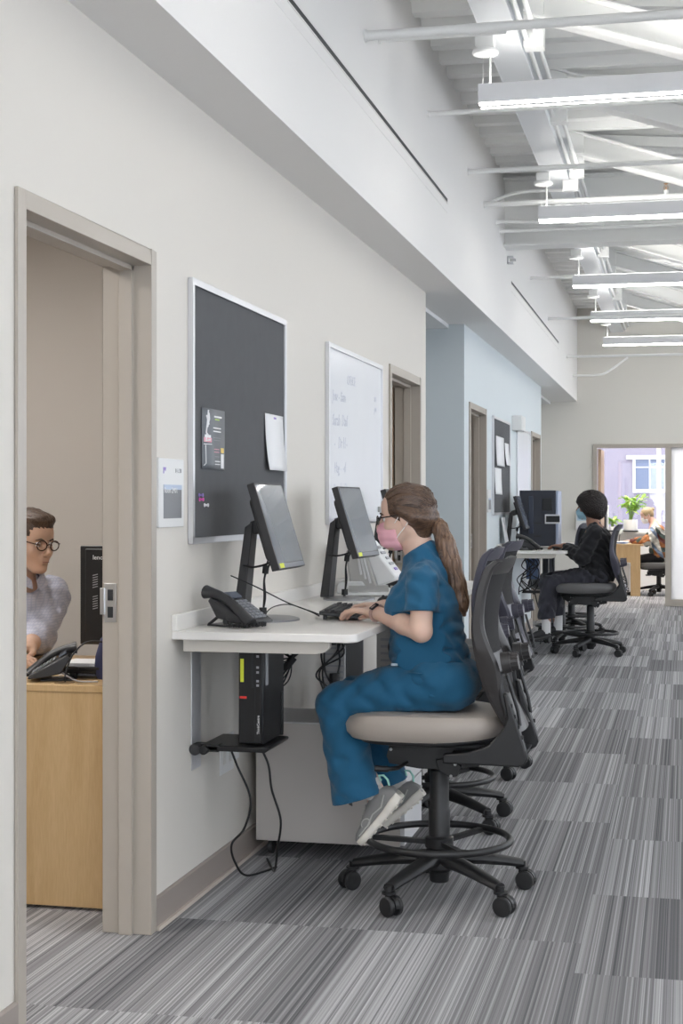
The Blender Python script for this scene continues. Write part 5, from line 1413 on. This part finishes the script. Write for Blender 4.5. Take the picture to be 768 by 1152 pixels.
p1 = thing('person', 'woman in teal blue scrubs and pink mask typing at the near counter, brown ponytail', 'person', (0, 0, 0))
Yc = 5.30; up = Vector((0, 0, 1))
R1 = frm((-1, .02, -.10), (0, 0, 1)); O1 = (-.963, Yc-.01, 1.326); sc1 = .93
Lsh, Lel, Lwr = (-.880, 5.125, 1.108), (-.876, 5.085, .940), (-1.082, 5.285, .990)
Rsh, Rel, Rwr = (-.880, 5.475, 1.108), (-.905, 5.545, .930), (-1.105, 5.60, .990)
Lhip, Lkn, Lan = (-.80, 5.215, .742), (-1.192, 5.175, .668), (-1.055, 5.185, .375)
Rhip, Rkn, Ran = (-.80, 5.385, .742), (-1.175, 5.425, .668), (-1.015, 5.41, .36)
# body
S = Field((-1.34, 4.98, .26), (-.66, 5.72, 1.47), .0036)
P1 = head_field(S, O1, R1, sc1)
S.chain([P1(-.022, 0, -.05), (-.925, Yc, 1.225), (-.90, Yc, 1.15)], [.052, .050, .056], .02)
S.seg((-.887, 5.17, 1.115), (-.887, 5.43, 1.115), .036, .036, .02); S.seg((-.895, Yc, 1.06), (-.885, Yc, .86), .082, .085, .03, (1, .72, 1)); S.seg((-.87, Yc, .84), (-.83, Yc, .77), .085, .085, .03, (1, .8, 1))
for sh, el, wr in ((Lsh, Lel, Lwr), (Rsh, Rel, Rwr)):
    S.chain([sh, el], [.042, .037], .01); S.chain([el, (Vector(el).lerp(Vector(wr), .35)), wr], [.037, .036, .0225], .012)
for hp, kn, an, mid in ((Lhip, Lkn, Lan, (-1.145, 5.18, .52)), (Rhip, Rkn, Ran, (-1.110, 5.42, .52))): S.chain([hp, kn, mid, an], [.082, .050, .046, .028], .015); S.seg(an, Vector(an)+Vector((-.012, 0, -.045)), .026, .018, .01)
hand_field(S, Lwr, (-1, .42, -.02), (.15, 0, 1), -1, .93, .55)
hand_field(S, Rwr, (-1, -.10, -.02), (.15, 0, 1), 1, .93, .55)
b1 = S.mesh('body', M['skin1'], p1)
eyes(p1, P1, sc1, R1); brows(p1, P1, M['brownhair'])
mask_part(p1, O1, R1, sc1, M['pinkmask'], M['strapw'])
M['specdark'] = mat('dark_tortoise_frame', (.03, .022, .02), .25); glasses(p1, P1, sc1, M['specdark'], M['lens_g'])
# hair
def hair_cap(O, P_, R, sc, lo, hi, front=.096, h=.0032, drop=0.0, vol=1.0):
    S = Field(lo, hi, h)
    S.ell(P_(-.014, 0, .040), [.104*sc*vol, .0845*sc*vol, .092*sc*vol], R, .01)
    S.ell(P_(-.050, 0, .000), [.064*sc*vol, .074*sc, .070*sc], R, .02)
    S.ell(P_(.115, 0, -.040), [.072*sc, .105*sc, .108*sc], R, .008, 'sub')
    for s_ in (-1, 1): S.ell(P_(.035, s_*.085, -.055), [.040*sc, .03*sc, .055*sc], R, .008, 'sub')
    return S
S = hair_cap(O1, P1, R1, sc1, (-1.09, 5.16, 1.2), (-.80, 5.42, 1.49))
tie = P1(-.104, 0, -.008)
for s_ in (-1, 1): S.chain([P1(.01, s_*.078, .030), P1(-.035, s_*.078, .0), P1(-.075, s_*.045, -.012), tie], [.014, .018, .020, .014], .02)
S.chain([P1(-.042, 0, -.058), P1(-.085, 0, -.02)], [.046, .030], .02)
h1 = S.mesh('hair', M['brownhair'], p1)
# combed strands running from the hairline over the skull to the tie
rnd = random.Random(5); st = MB(); tl = Vector((-.100, 0, -.006))
def on_skull(v, grow=1.0):
    c = Vector((-.014, 0, .040)); r = Vector((.106, .0865, .094)); d = v-c; k_ = math.sqrt((d.x/r.x)**2+(d.y/r.y)**2+(d.z/r.z)**2)+1e-6
    return c+d/k_*grow
for i in range(150):
    a = rnd.uniform(-1.0, 1.0)*PI*.97; # around the hairline, 0 = forehead
    if abs(a) < .9: s0 = Vector((.070-.02*abs(a), math.sin(a)*.075, .088-.02*abs(a)))
    else:
        t_ = (abs(a)-.9)/2.1; s0 = Vector((.045-.07*t_, math.copysign(.083, a), .060-.085*t_))
    pts = []
    e_ = tl+Vector((.004, rnd.uniform(-.012, .012), rnd.uniform(-.012, .012)))
    for q in range(9):
        u = q/8; v = s0.lerp(e_, u)
        if u < .93: v = on_skull(v+Vector((0, 0, .030*math.sin(PI*u)*(1 if abs(a) < 1.6 else -.2))), 1.0+rnd.uniform(-.006, .010))
        pts.append(P1(*v))
    st.tube(pts, [.0010+.0020*math.sin(PI*min(1, .15+q/8)) for q in range(9)], 5)
st.build('hair_strands', M['brownhair'], h1)
# ponytail
pt = [tie, Vector((-.845, 5.285, 1.290)), Vector((-.822, 5.275, 1.235)), Vector((-.800, 5.27, 1.165)), Vector((-.778, 5.265, 1.09)), Vector((-.762, 5.26, 1.03)), Vector((-.752, 5.255, .985))]
pr_ = [.016, .028, .033, .034, .030, .024, .006]
S = Field((-.92, 5.19, .96), (-.70, 5.36, 1.36), .0030); S.chain(pt, pr_, .012)
S.wrinkle(.0035, [(420, 160, 40), (-300, 380, -30), (200, -420, 60)], 6); pony = S.mesh('ponytail', M['brownhair2'], p1)
st = MB(); path = bez(pt, 6); m_ = len(path)
for i in range(46):
    a = rnd.uniform(0, 2*PI); rr_ = rnd.uniform(.8, 1.04); end = m_-rnd.randint(0, 5); pts = []
    for q in range(0, end, 2):
        u = q/(m_-1)*6; k_ = int(min(5, u)); r_ = pr_[k_]+(pr_[k_+1]-pr_[k_])*(u-k_); aa = a+.5*math.sin(q*.15+i)
        pts.append(path[q]+Vector((math.cos(aa)*r_*rr_, math.sin(aa)*r_*rr_, 0)))
    if len(pts) > 3: st.tube(pts, [.0020]*(len(pts)-1)+[.0006], 5)
st.build('hair_strands', M['brownhair'], pony)
MB().tube([tie+Vector((.008+.004*math.cos(a), .021*math.cos(a), .021*math.sin(a))) for a in [2*PI*i/20 for i in range(20)]], .006, 8, closed=True).build('hair_tie', mat('pearly_hair_tie', (.62, .56, .60), .3), pony)
# scrub top
S = Field((-1.10, 5.0, .62), (-.68, 5.62, 1.26), .0042)
S.seg((-.890, Yc, 1.02), (-.892, Yc, .86), .122, .128, .03, (1, .74, 1)); S.seg((-.885, Yc, .86), (-.872, Yc, .77), .130, .136, .03, (1, .74, 1))
S.seg((-.898, Yc, 1.09), (-.892, Yc, 1.02), .088, .118, .03, (1, .62, 1))
for s_ in (-1, 1): S.ell((-.965, Yc+s_*.075, 1.015), (.062, .070, .068), None, .04)
S.seg((-.885, 5.17, 1.122), (-.885, 5.43, 1.122), .050, .050, .03); S.seg((-.892, Yc, 1.13), (-.912, Yc, 1.195), .082, .066, .03, (1, .8, 1))
for sh, el in ((Lsh, Lel), (Rsh, Rel)): S.seg(Vector(sh)+Vector((0, 0, .0)), el, .058, .056, .02)
S.seg((-.80, Yc, .74), (-.82, Yc, .72), .095, .095, .04, (1, .62, 1))
def maskfn(x, y, z): return (.35+.65*np.clip((1.02-z)/.15, 0, 1))*np.clip((x+1.06)/.12, .3, 1)+0*y
S.wrinkle(.0135, [(30, 25, 125), (-45, 18, 90), (22, -30, 150)], 4, maskfn)
S.wrinkle(.004, [(60, 90, 60), (-70, 60, 30)], 9)
S.cut((-.945, Yc, 1.205), (-.62, 0, 1), .004)
for sh, el in ((Lsh, Lel), (Rsh, Rel)):
    s_ = -1 if sh[1] < Yc else 1; c = Vector(sh).lerp(Vector(el), .60)
    S.cut(c, (0, s_*.12, -1), .002, ((-1.0, c.y-.075 if s_ < 0 else c.y-.052, .80), (-.78, c.y+.052 if s_ < 0 else c.y+.08, 1.03)))
S.cut((-.85, Yc, .665), (0, 0, -1), .004)
top = S.mesh('scrub_top', M['scrub'], p1)
# trousers
S = Field((-1.30, 5.05, .28), (-.68, 5.55, .90), .0042)
S.seg((-.845, Yc, .765), (-.80, Yc, .745), .105, .098, .03, (1, .56, 1))
for hp, kn in ((Lhip, Lkn), (Rhip, Rkn)): S.chain([hp, Vector(hp).lerp(Vector(kn), .5)+Vector((0, 0, .012)), kn], [.092, .088, .072], .02)
S.chain([Lkn, (-1.158, 5.18, .52), (-1.108, 5.185, .30)], [.071, .076, .096], .02); S.chain([Rkn, (-1.115, 5.42, .52), (-1.045, 5.41, .30)], [.070, .072, .086], .02)
S.wrinkle(.010, [(70, 30, 60), (-80, 20, 45), (30, -60, 90)], 21, lambda x, y, z: .45+.55*np.exp(-((x+1.12)/.09)**2)+.4*np.exp(-((x+.93)/.07)**2)+0*y+0*z)
S.cut((-1.135, 5.185, .337), (.30, 0, -1), .002, ((-1.3, 5.05, .2), (-1.0, 5.30, .48))); S.cut((-1.05, 5.41, .352), (.35, 0, -1), .002, ((-1.3, 5.305, .2), (-.9, 5.6, .48)))
S.cut((-.8, Yc, .655), (0, 0, -1), .004, ((-1.06, 5.0, .6), (-.6, 5.6, .70)))
tr_ = S.mesh('scrub_trousers', M['scrub'], p1)
MB().prism([(-1.120, .330), (-1.132, .335), (-1.128, .40)], 5.098, 5.106, 'xz').build('hem_slit', M['dark'], tr_)
# stitched logo patch at the hip of the top
MB().box(-.995, -.972, 5.158, 5.164, .812, .820, M=None).build('logo_patch', mat('pale_blue_patch', (.45, .55, .62), .6), top)
# shoes
f1, T1 = shoe(p1, (-.950, 5.175, .352), (-1.085, 5.185, .190), (-.78, 0, .62), 'shoe', M['shoegrey'], M['soleoff'], .232, 1, M['shoelite'])
f2, T2 = shoe(p1, (-.912, 5.40, .318), (-1.080, 5.40, .178), (-.66, 0, .75), 'shoe', M['shoegrey'], M['soleoff'], .235, 1, M['shoelite'])
for f_, T_ in ((f1, T1), (f2, T2)):
    MB().tube([T_ @ Vector(v) for v in ((.004, 0, .068), (-.008, 0, .085), (-.010, 0, .105), (.002, 0, .118), (.010, 0, .10))], .004, 8).build('pull_tab', M['mint'], f_)
    MB().tube([T_ @ Vector(v) for v in ((.03, .0375, .06), (.07, .0385, .040), (.11, .0405, .046), (.15, .0435, .034), (.20, .044, .033))], .0028, 6).build('side_stripe', M['shoelite'], f_)
    MB().tube([T_ @ Vector((.150+.018*math.cos(a), .0445-.004, .045+.013*math.sin(a))) for a in [2*PI*i/16 for i in range(16)]], .0022, 6, closed=True).build('side_emblem', M['shoelite'], f_)
for an, sgn in ((Lan, 0), (Ran, 0)): MB().tube([Vector(an)+Vector((-.02, 0, .04)), Vector(an)+Vector((-.005, 0, -.03))], [.038, .034], 16).build('sock', M['shoelite'], p1)
# watch and ring
wv = Vector(Lwr); dv = (Vector(Lel)-wv).normalized(); x_, y_, _ = frame_from(dv)
wc = wv+dv*.022
MB().tube([wc+(x_*math.cos(a)*1.12+y_*math.sin(a))*.0255 for a in [2*PI*i/24 for i in range(24)]], .0035, 8, closed=True, sx=2.2).build('watch_strap', mat('dusty_pink_strap', (.42, .27, .23), .5), p1)
fc = (Vector((0, -.75, .72))).normalized(); fc = (fc-dv*fc.dot(dv)).normalized(); Mw = Matrix.Translation(wc+fc*.027) @ Matrix((dv, fc.cross(dv)*-1, fc)).transposed().to_4x4()
MB().prism(rrect(-.010, .010, -.017, .017, .004, 3), 0, .005, 'xy', M=Mw).build('smart_watch', M['pcgloss'], p1, bevel=.001)

# ================================================================== the woman in black scrubs at the far counter
p2_ = thing('person', 'woman in black scrubs with short curly black hair and light blue mask', 'person', (0, 0, 0))
Y2 = 14.02
R2 = frm((-1, -.02, -.08), (0, 0, 1)); O2 = (-.862, Y2, 1.350); sc2 = .95
L2 = dict(sh=(-.80, Y2-.18, 1.115), el=(-.905, Y2-.20, .885), wr=(-1.10, Y2+.02, .985)); R2_ = dict(sh=(-.80, Y2+.18, 1.115), el=(-.90, Y2+.25, .90), wr=(-1.10, Y2+.27, .985))
S = Field((-1.60, Y2-.36, .03), (-.56, Y2+.46, 1.50), .006)
P2 = head_field(S, O2, R2, sc2); S.chain([P2(-.022, 0, -.05), (-.82, Y2, 1.20), (-.80, Y2, 1.15)], [.055, .055, .07], .02)
S.seg((-.80, Y2, 1.08), (-.76, Y2, .78), .10, .11, .03, (1, .74, 1)); S.seg((-.80, Y2-.13, 1.11), (-.80, Y2+.13, 1.11), .045, .045, .03)
for q in (L2, R2_): S.chain([q['sh'], q['el'], q['wr']], [.045, .04, .024], .012)
hand_field(S, L2['wr'], (-1, .45, -.02), (.1, 0, 1), -1, .98, .5); hand_field(S, R2_['wr'], (-1, -.15, -.02), (.1, 0, 1), 1, .98, .5)
legs2 = [((-.76, Y2-.09, .72), (-1.215, Y2-.13, .635), (-1.235, Y2-.13, .22)), ((-.76, Y2+.09, .72), (-1.21, Y2+.06, .655), (-1.14, Y2+.03, .24))]
for hp, kn, an in legs2: S.chain([hp, kn, Vector(kn).lerp(Vector(an), .3), an], [.085, .055, .05, .033], .015)
S.mesh('body', M['skin2'], p2_); eyes(p2_, P2, sc2, R2); mask_part(p2_, O2, R2, sc2, M['bluemask'], M['strapw'])
S = Field((-1.07, Y2-.22, 1.14), (-.62, Y2+.22, 1.56), .005)
S.ell(P2(-.034, 0, .025), (.142, .140, .128), None, .02); S.ell(P2(-.075, 0, -.045), (.090, .115, .085), None, .03)
S.ell(P2(.145, 0, -.070), [.115, .12, .120], R2, .01, 'sub')
S.wrinkle(.017, [(330, 250, 300), (-280, 340, 260), (260, -300, 330), (180, 180, -420)], 8); S.wrinkle(.005, [(700, 500, 650), (-650, 700, 500)], 3)
S.mesh('hair', M['blackhair'], p2_, smooth=0)
# top with long sleeves
S = Field((-1.20, Y2-.36, .60), (-.52, Y2+.46, 1.24), .006)
S.seg((-.775, Y2, 1.03), (-.775, Y2, .74), .135, .160, .04, (1, .78, 1)); S.seg((-.80, Y2-.14, 1.125), (-.80, Y2+.14, 1.125), .062, .062, .04); S.seg((-.80, Y2, 1.10), (-.82, Y2, 1.17), .09, .065, .04)
for s_ in (-1, 1): S.ell((-.87, Y2+s_*.07, 1.0), (.075, .075, .085), None, .05)
for q in (L2, R2_): S.chain([q['sh'], q['el'], Vector(q['el']).lerp(Vector(q['wr']), .80)], [.070, .066, .045], .025)
S.ell(P2(.02, 0, -.16), (.05, .05, .05), None, .01, 'sub')
S.wrinkle(.013, [(60, 40, 70), (-60, 50, 55), (40, -40, 90)], 14); S.cut((-.8, Y2, .665), (0, 0, -1), .004)
S.mesh('scrub_top', M['scrubblack'], p2_)
S = Field((-1.38, Y2-.30, .16), (-.55, Y2+.28, .86), .006)
S.seg((-.80, Y2, .74), (-.76, Y2, .73), .10, .10, .03, (1, .56, 1))
for hp, kn, an in legs2:
    S.chain([hp, kn, Vector(kn).lerp(Vector(an), .5), Vector(an)+Vector((.0, 0, .06))], [.105, .082, .078, .082], .03)
S.wrinkle(.010, [(70, 40, 40), (-80, 30, 50)], 5)
for hp, kn, an in legs2: S.cut(Vector(an)+Vector((0, 0, .105)), (.12, 0, -1), .003, ((an[0]-.14, an[1]-.10, .05), (an[0]+.14, an[1]+.075, an[2]+.2)))
S.cut((-.8, Y2, .652), (0, 0, -1), .004, ((-1.02, Y2-.3, .6), (-.5, Y2+.3, .70)))
S.mesh('scrub_trousers', fabric('charcoal_black_trousers', (.040, .040, .052), .8), p2_)
shoe(p2_, (-1.19, Y2-.13, .150), (-1.46, Y2-.15, .095), (0, 0, 1), 'shoe', M['shoeblk'], M['blksoft'], .275, 1.05); shoe(p2_, (-1.10, Y2+.03, .175), (-1.34, Y2+.03, .12), (0, 0, 1), 'shoe', M['shoeblk'], M['blksoft'], .275, 1.05)
for hp, kn, an in legs2: MB().tube([Vector(an)+Vector((0, 0, .12)), Vector(an)+Vector((0, 0, -.03))], [.042, .040], 16).build('sock', M['sock'], p2_)

# ================================================================== the woman in the far office
p3 = thing('person', 'blond woman in a patterned brown, white and green sweater writing in the far office', 'person', (0, 0, 0))
Y3 = 23.27; R3 = frm((-1, -.25, -.45), (0, 0, 1)); O3 = (-0.645, Y3, 1.205); sc3 = .93
S = Field((-1.15, Y3-.34, .03), (-0.220, Y3+.36, 1.36), .008)
P3 = head_field(S, O3, R3, sc3); S.chain([P3(-.022, 0, -.05), (-0.540, Y3, 1.08), (-0.520, Y3, 1.02)], [.055, .055, .07], .02); S.seg((-0.520, Y3, 1.0), (-0.480, Y3, .62), .10, .11, .03, (1, .74, 1))
a3 = [((-0.520, Y3-.17, .99), (-0.650, Y3-.22, .815), (-0.880, Y3-.10, .815)), ((-0.520, Y3+.17, .99), (-0.620, Y3+.24, .82), (-0.860, Y3+.18, .815))]
for sh, el, wr in a3: S.chain([sh, el, wr], [.045, .04, .025], .012)
hand_field(S, a3[0][2], (-1, .1, -.05), (0, 0, 1), -1, 1, .8); hand_field(S, a3[1][2], (-1, -.1, -.05), (0, 0, 1), 1, 1, .4)
for s_ in (-1, 1): S.chain([(-0.480, Y3+s_*.09, .56), (-0.860, Y3+s_*.11, .50), (-0.800, Y3+s_*.11, .10)], [.085, .055, .034], .015)
S.mesh('body', M['skin3'], p3); eyes(p3, P3, sc3, R3); mask_part(p3, O3, R3, sc3, M['whitemask'], M['strapw'])
S = hair_cap(O3, P3, R3, sc3, Vector(O3)-Vector((.16, .16, .12)), Vector(O3)+Vector((.17, .16, .17)), h=.005); S.ell(P3(-.115, 0, .055), (.035, .035, .03), None, .01); S.mesh('hair', M['blondhair'], p3)
MB().tube([P3(-.100, .03*math.cos(a), .05+.03*math.sin(a)) for a in [2*PI*i/14 for i in range(14)]], .007, 6, closed=True).build('hair_tie', M['blk'], p3)
S = Field((-1.000, Y3-.34, .50), (-0.250, Y3+.36, 1.13), .008); S.seg((-0.500, Y3, .95), (-0.460, Y3, .62), .125, .15, .04, (1, .75, 1)); S.seg((-0.520, Y3-.13, 1.0), (-0.520, Y3+.13, 1.0), .065, .065, .04); S.seg((-0.520, Y3, 1.0), (-0.540, Y3, 1.06), .08, .06, .04)
for sh, el, wr in a3: S.chain([sh, el, Vector(el).lerp(Vector(wr), .85)], [.075, .072, .05], .03)
S.wrinkle(.010, [(60, 40, 70), (-60, 50, 55)], 2)
sw = [mat('cream_knit', (.62, .60, .54), .9, bump=(300, .5)), mat('rust_knit', (.36, .14, .05), .9, bump=(300, .5)), mat('dark_green_knit', (.07, .10, .09), .9, bump=(300, .5)), mat('blue_grey_knit', (.22, .28, .38), .9, bump=(300, .5)), mat('maroon_knit', (.16, .05, .04), .9, bump=(300, .5))]
def knit(c):
    z = c[:, 2]+.10*np.sin(c[:, 0]*14+1)+.03*np.sin(c[:, 1]*22); b_ = np.floor((z-.5)/.075).astype(int); u = np.floor((c[:, 0]+.35*z)*6.0).astype(int)
    seq = np.array([4, 0, 2, 1, 0, 3, 1, 0, 2, 0, 1, 3]); return seq[(b_*2+(u % 3))%12]
S.mesh('patterned_sweater', sw, p3, knit)
S = Field((-1.000, Y3-.30, .06), (-0.300, Y3+.30, .72), .008); S.seg((-0.500, Y3, .58), (-0.470, Y3, .58), .10, .10, .03, (1, .56, 1))
for s_ in (-1, 1): S.chain([(-0.480, Y3+s_*.09, .56), (-0.860, Y3+s_*.11, .51), (-0.820, Y3+s_*.11, .14)], [.098, .070, .055], .03)
S.mesh('trousers', M['scrubblack'], p3)
for s_ in (-1, 1): shoe(p3, (-0.760, Y3+s_*.11, .006), (-1.000, Y3+s_*.11, .006), (0, 0, 1), 'shoe', M['shoeblk'], M['blksoft'], .26)
t = thing('pen', 'dark pen in the hand of the woman in the far office', 'pen', a3[0][2]); MB().cyl((-.09, .0, -.02), (-.075, .01, .10), .006, n=8).build('pen_barrel', M['blk'], t); MB().cyl((-.0905, -.0, -.026), (-.09, 0, -.02), .002, .005, n=8).build('pen_tip', M['chrome'], t)

p3.location.x = .09
# ================================================================== the man in the near office
p4 = thing('person', 'man in glasses and a grey checked shirt at the maple desk in the near office', 'person', (0, 0, 0))
fd = Vector((.90, -.42, -.14)); R4 = frm(fd, (0.06, 0, 1)); O4 = (-2.568, 5.66, 1.222); sc4 = 1.0
S = Field((-2.95, 5.10, .70), (-2.12, 6.05, 1.38), .0040)
P4 = head_field(S, O4, R4, sc4, True)
S.chain([P4(-.022, 0, -.05), (-2.64, 5.70, 1.10), (-2.66, 5.72, 1.05)], [.062, .062, .07], .02)
S.seg((-2.68, 5.74, .98), (-2.72, 5.78, .72), .13, .13, .04, (1, .8, 1))
a4 = [((-2.585, 5.90, .99), (-2.545, 5.66, .845), (-2.46, 5.42, .83)), ((-2.82, 5.60, .99), (-2.74, 5.38, .84), (-2.50, 5.27, .80))]
for sh, el, wr in a4: S.chain([sh, el, wr], [.055, .048, .030], .015)
hand_field(S, a4[0][2], (-.20, -1, -.12), (0, .0, 1), 1, 1.05, .6, .024); hand_field(S, a4[1][2], (.9, -.3, -.05), (0, 0, 1), 1, 1.05, .5, .024)
S.mesh('body', M['skin4'], p4); eyes(p4, P4, sc4, R4); brows(p4, P4, M['darkhair'])
MB().tube([P4(.1035, .017, -.0665), P4(.1065, 0, -.0662), P4(.1035, -.017, -.0665)], [.001, .0018, .001], 6).build('lip_line', mat('lip_line', (.25, .10, .08), .6), p4)
glasses(p4, P4, sc4, mat('tortoise_frame', (.06, .03, .02), .25), M['lens_g'], True, .0024)
# short hair: side part, cropped sides, stubble-free
S = Field(Vector(O4)-Vector((.17, .17, .12)), Vector(O4)+Vector((.17, .17, .19)), .0034)
S.ell(P4(-.012, 0, .044), [.104, .082, .094], R4, .01); S.ell(P4(.052, 0, .098), [.045, .060, .028], R4, .02)
S.ell(P4(.115, 0, -.035), [.064, .12, .108], R4, .006, 'sub'); S.ell(P4(.03, 0, -.075), [.11, .12, .085], R4, .01, 'sub')
S.cut(P4(0, 0, -.045), R4 @ Vector((.1, 0, -1)), .01)
S.wrinkle(.0035, [tuple(R4 @ Vector((60, 480, 90))), tuple(R4 @ Vector((-80, 390, 200))), tuple(R4 @ Vector((120, 300, 420)))], 12)
S.mesh('hair', M['darkhair'], p4)
# shirt
S = Field((-2.98, 5.22, .70), (-2.26, 6.08, 1.16), .0046)
S.seg((-2.68, 5.74, .97), (-2.72, 5.78, .72), .150, .160, .05, (1, .85, 1)); S.seg((-2.60, 5.88, 1.0), (-2.80, 5.62, 1.0), .070, .070, .04); S.seg((-2.66, 5.73, 1.02), (-2.645, 5.71, 1.09), .09, .070, .04)
for sh, el, wr in a4: S.chain([sh, el, Vector(el).lerp(Vector(wr), .55)], [.082, .074, .058], .03)
S.ell(P4(.01, 0, -.15), (.060, .060, .06), None, .005, 'sub')
S.wrinkle(.010, [(60, 40, 70), (-60, 50, 55), (90, 30, 20)], 31)
def check(name, base, line):
    m = bpy.data.materials.new(name); m.use_nodes = True; n = m.node_tree.nodes; l = m.node_tree.links; b = n['Principled BSDF']; tc = n.new('ShaderNodeTexCoord')
    sp = n.new('ShaderNodeSeparateXYZ'); l.new(tc.outputs['Object'], sp.inputs[0]); o = []
    for ax in ('X', 'Z', 'Y'):
        q = n.new('ShaderNodeMath'); q.operation = 'FRACT'; q2 = n.new('ShaderNodeMath'); q2.operation = 'MULTIPLY'; q2.inputs[1].default_value = 95; l.new(sp.outputs[ax], q2.inputs[0]); l.new(q2.outputs[0], q.inputs[0])
        c = n.new('ShaderNodeMath'); c.operation = 'LESS_THAN'; c.inputs[1].default_value = .28; l.new(q.outputs[0], c.inputs[0]); o.append(c)
    ad = n.new('ShaderNodeMath'); ad.operation = 'MAXIMUM'; l.new(o[0].outputs[0], ad.inputs[0]); l.new(o[1].outputs[0], ad.inputs[1])
    mx = n.new('ShaderNodeMix'); mx.data_type = 'RGBA'; mx.inputs[6].default_value = (*base, 1); mx.inputs[7].default_value = (*line, 1); l.new(ad.outputs[0], mx.inputs[0]); l.new(mx.outputs[2], b.inputs['Base Color']); b.inputs['Roughness'].default_value = .85; return m
sh4 = S.mesh('checked_shirt', check('blue_grey_checked_cotton', (.52, .52, .60), (.42, .44, .54)), p4)
for s_ in (-1, 1): MB().loft([[P4(.045, s_*.012, -.150), P4(.030, s_*.055, -.118), P4(-.03, s_*.066, -.105)], [P4(.070, s_*.022, -.182), P4(.050, s_*.075, -.165), P4(-.03, s_*.085, -.140)]], closed=False, caps=False).build('collar_leaf', sh4.data.materials[0], sh4)
# simple swivel chair for the man
oc = copy_tree(tc); oc.location = (-2.76, 5.82, 0); oc.rotation_euler.z = math.radians(143); oc['label'] = 'office chair under the man in the near office'
tc['group'] = oc['group'] = 'office chairs'
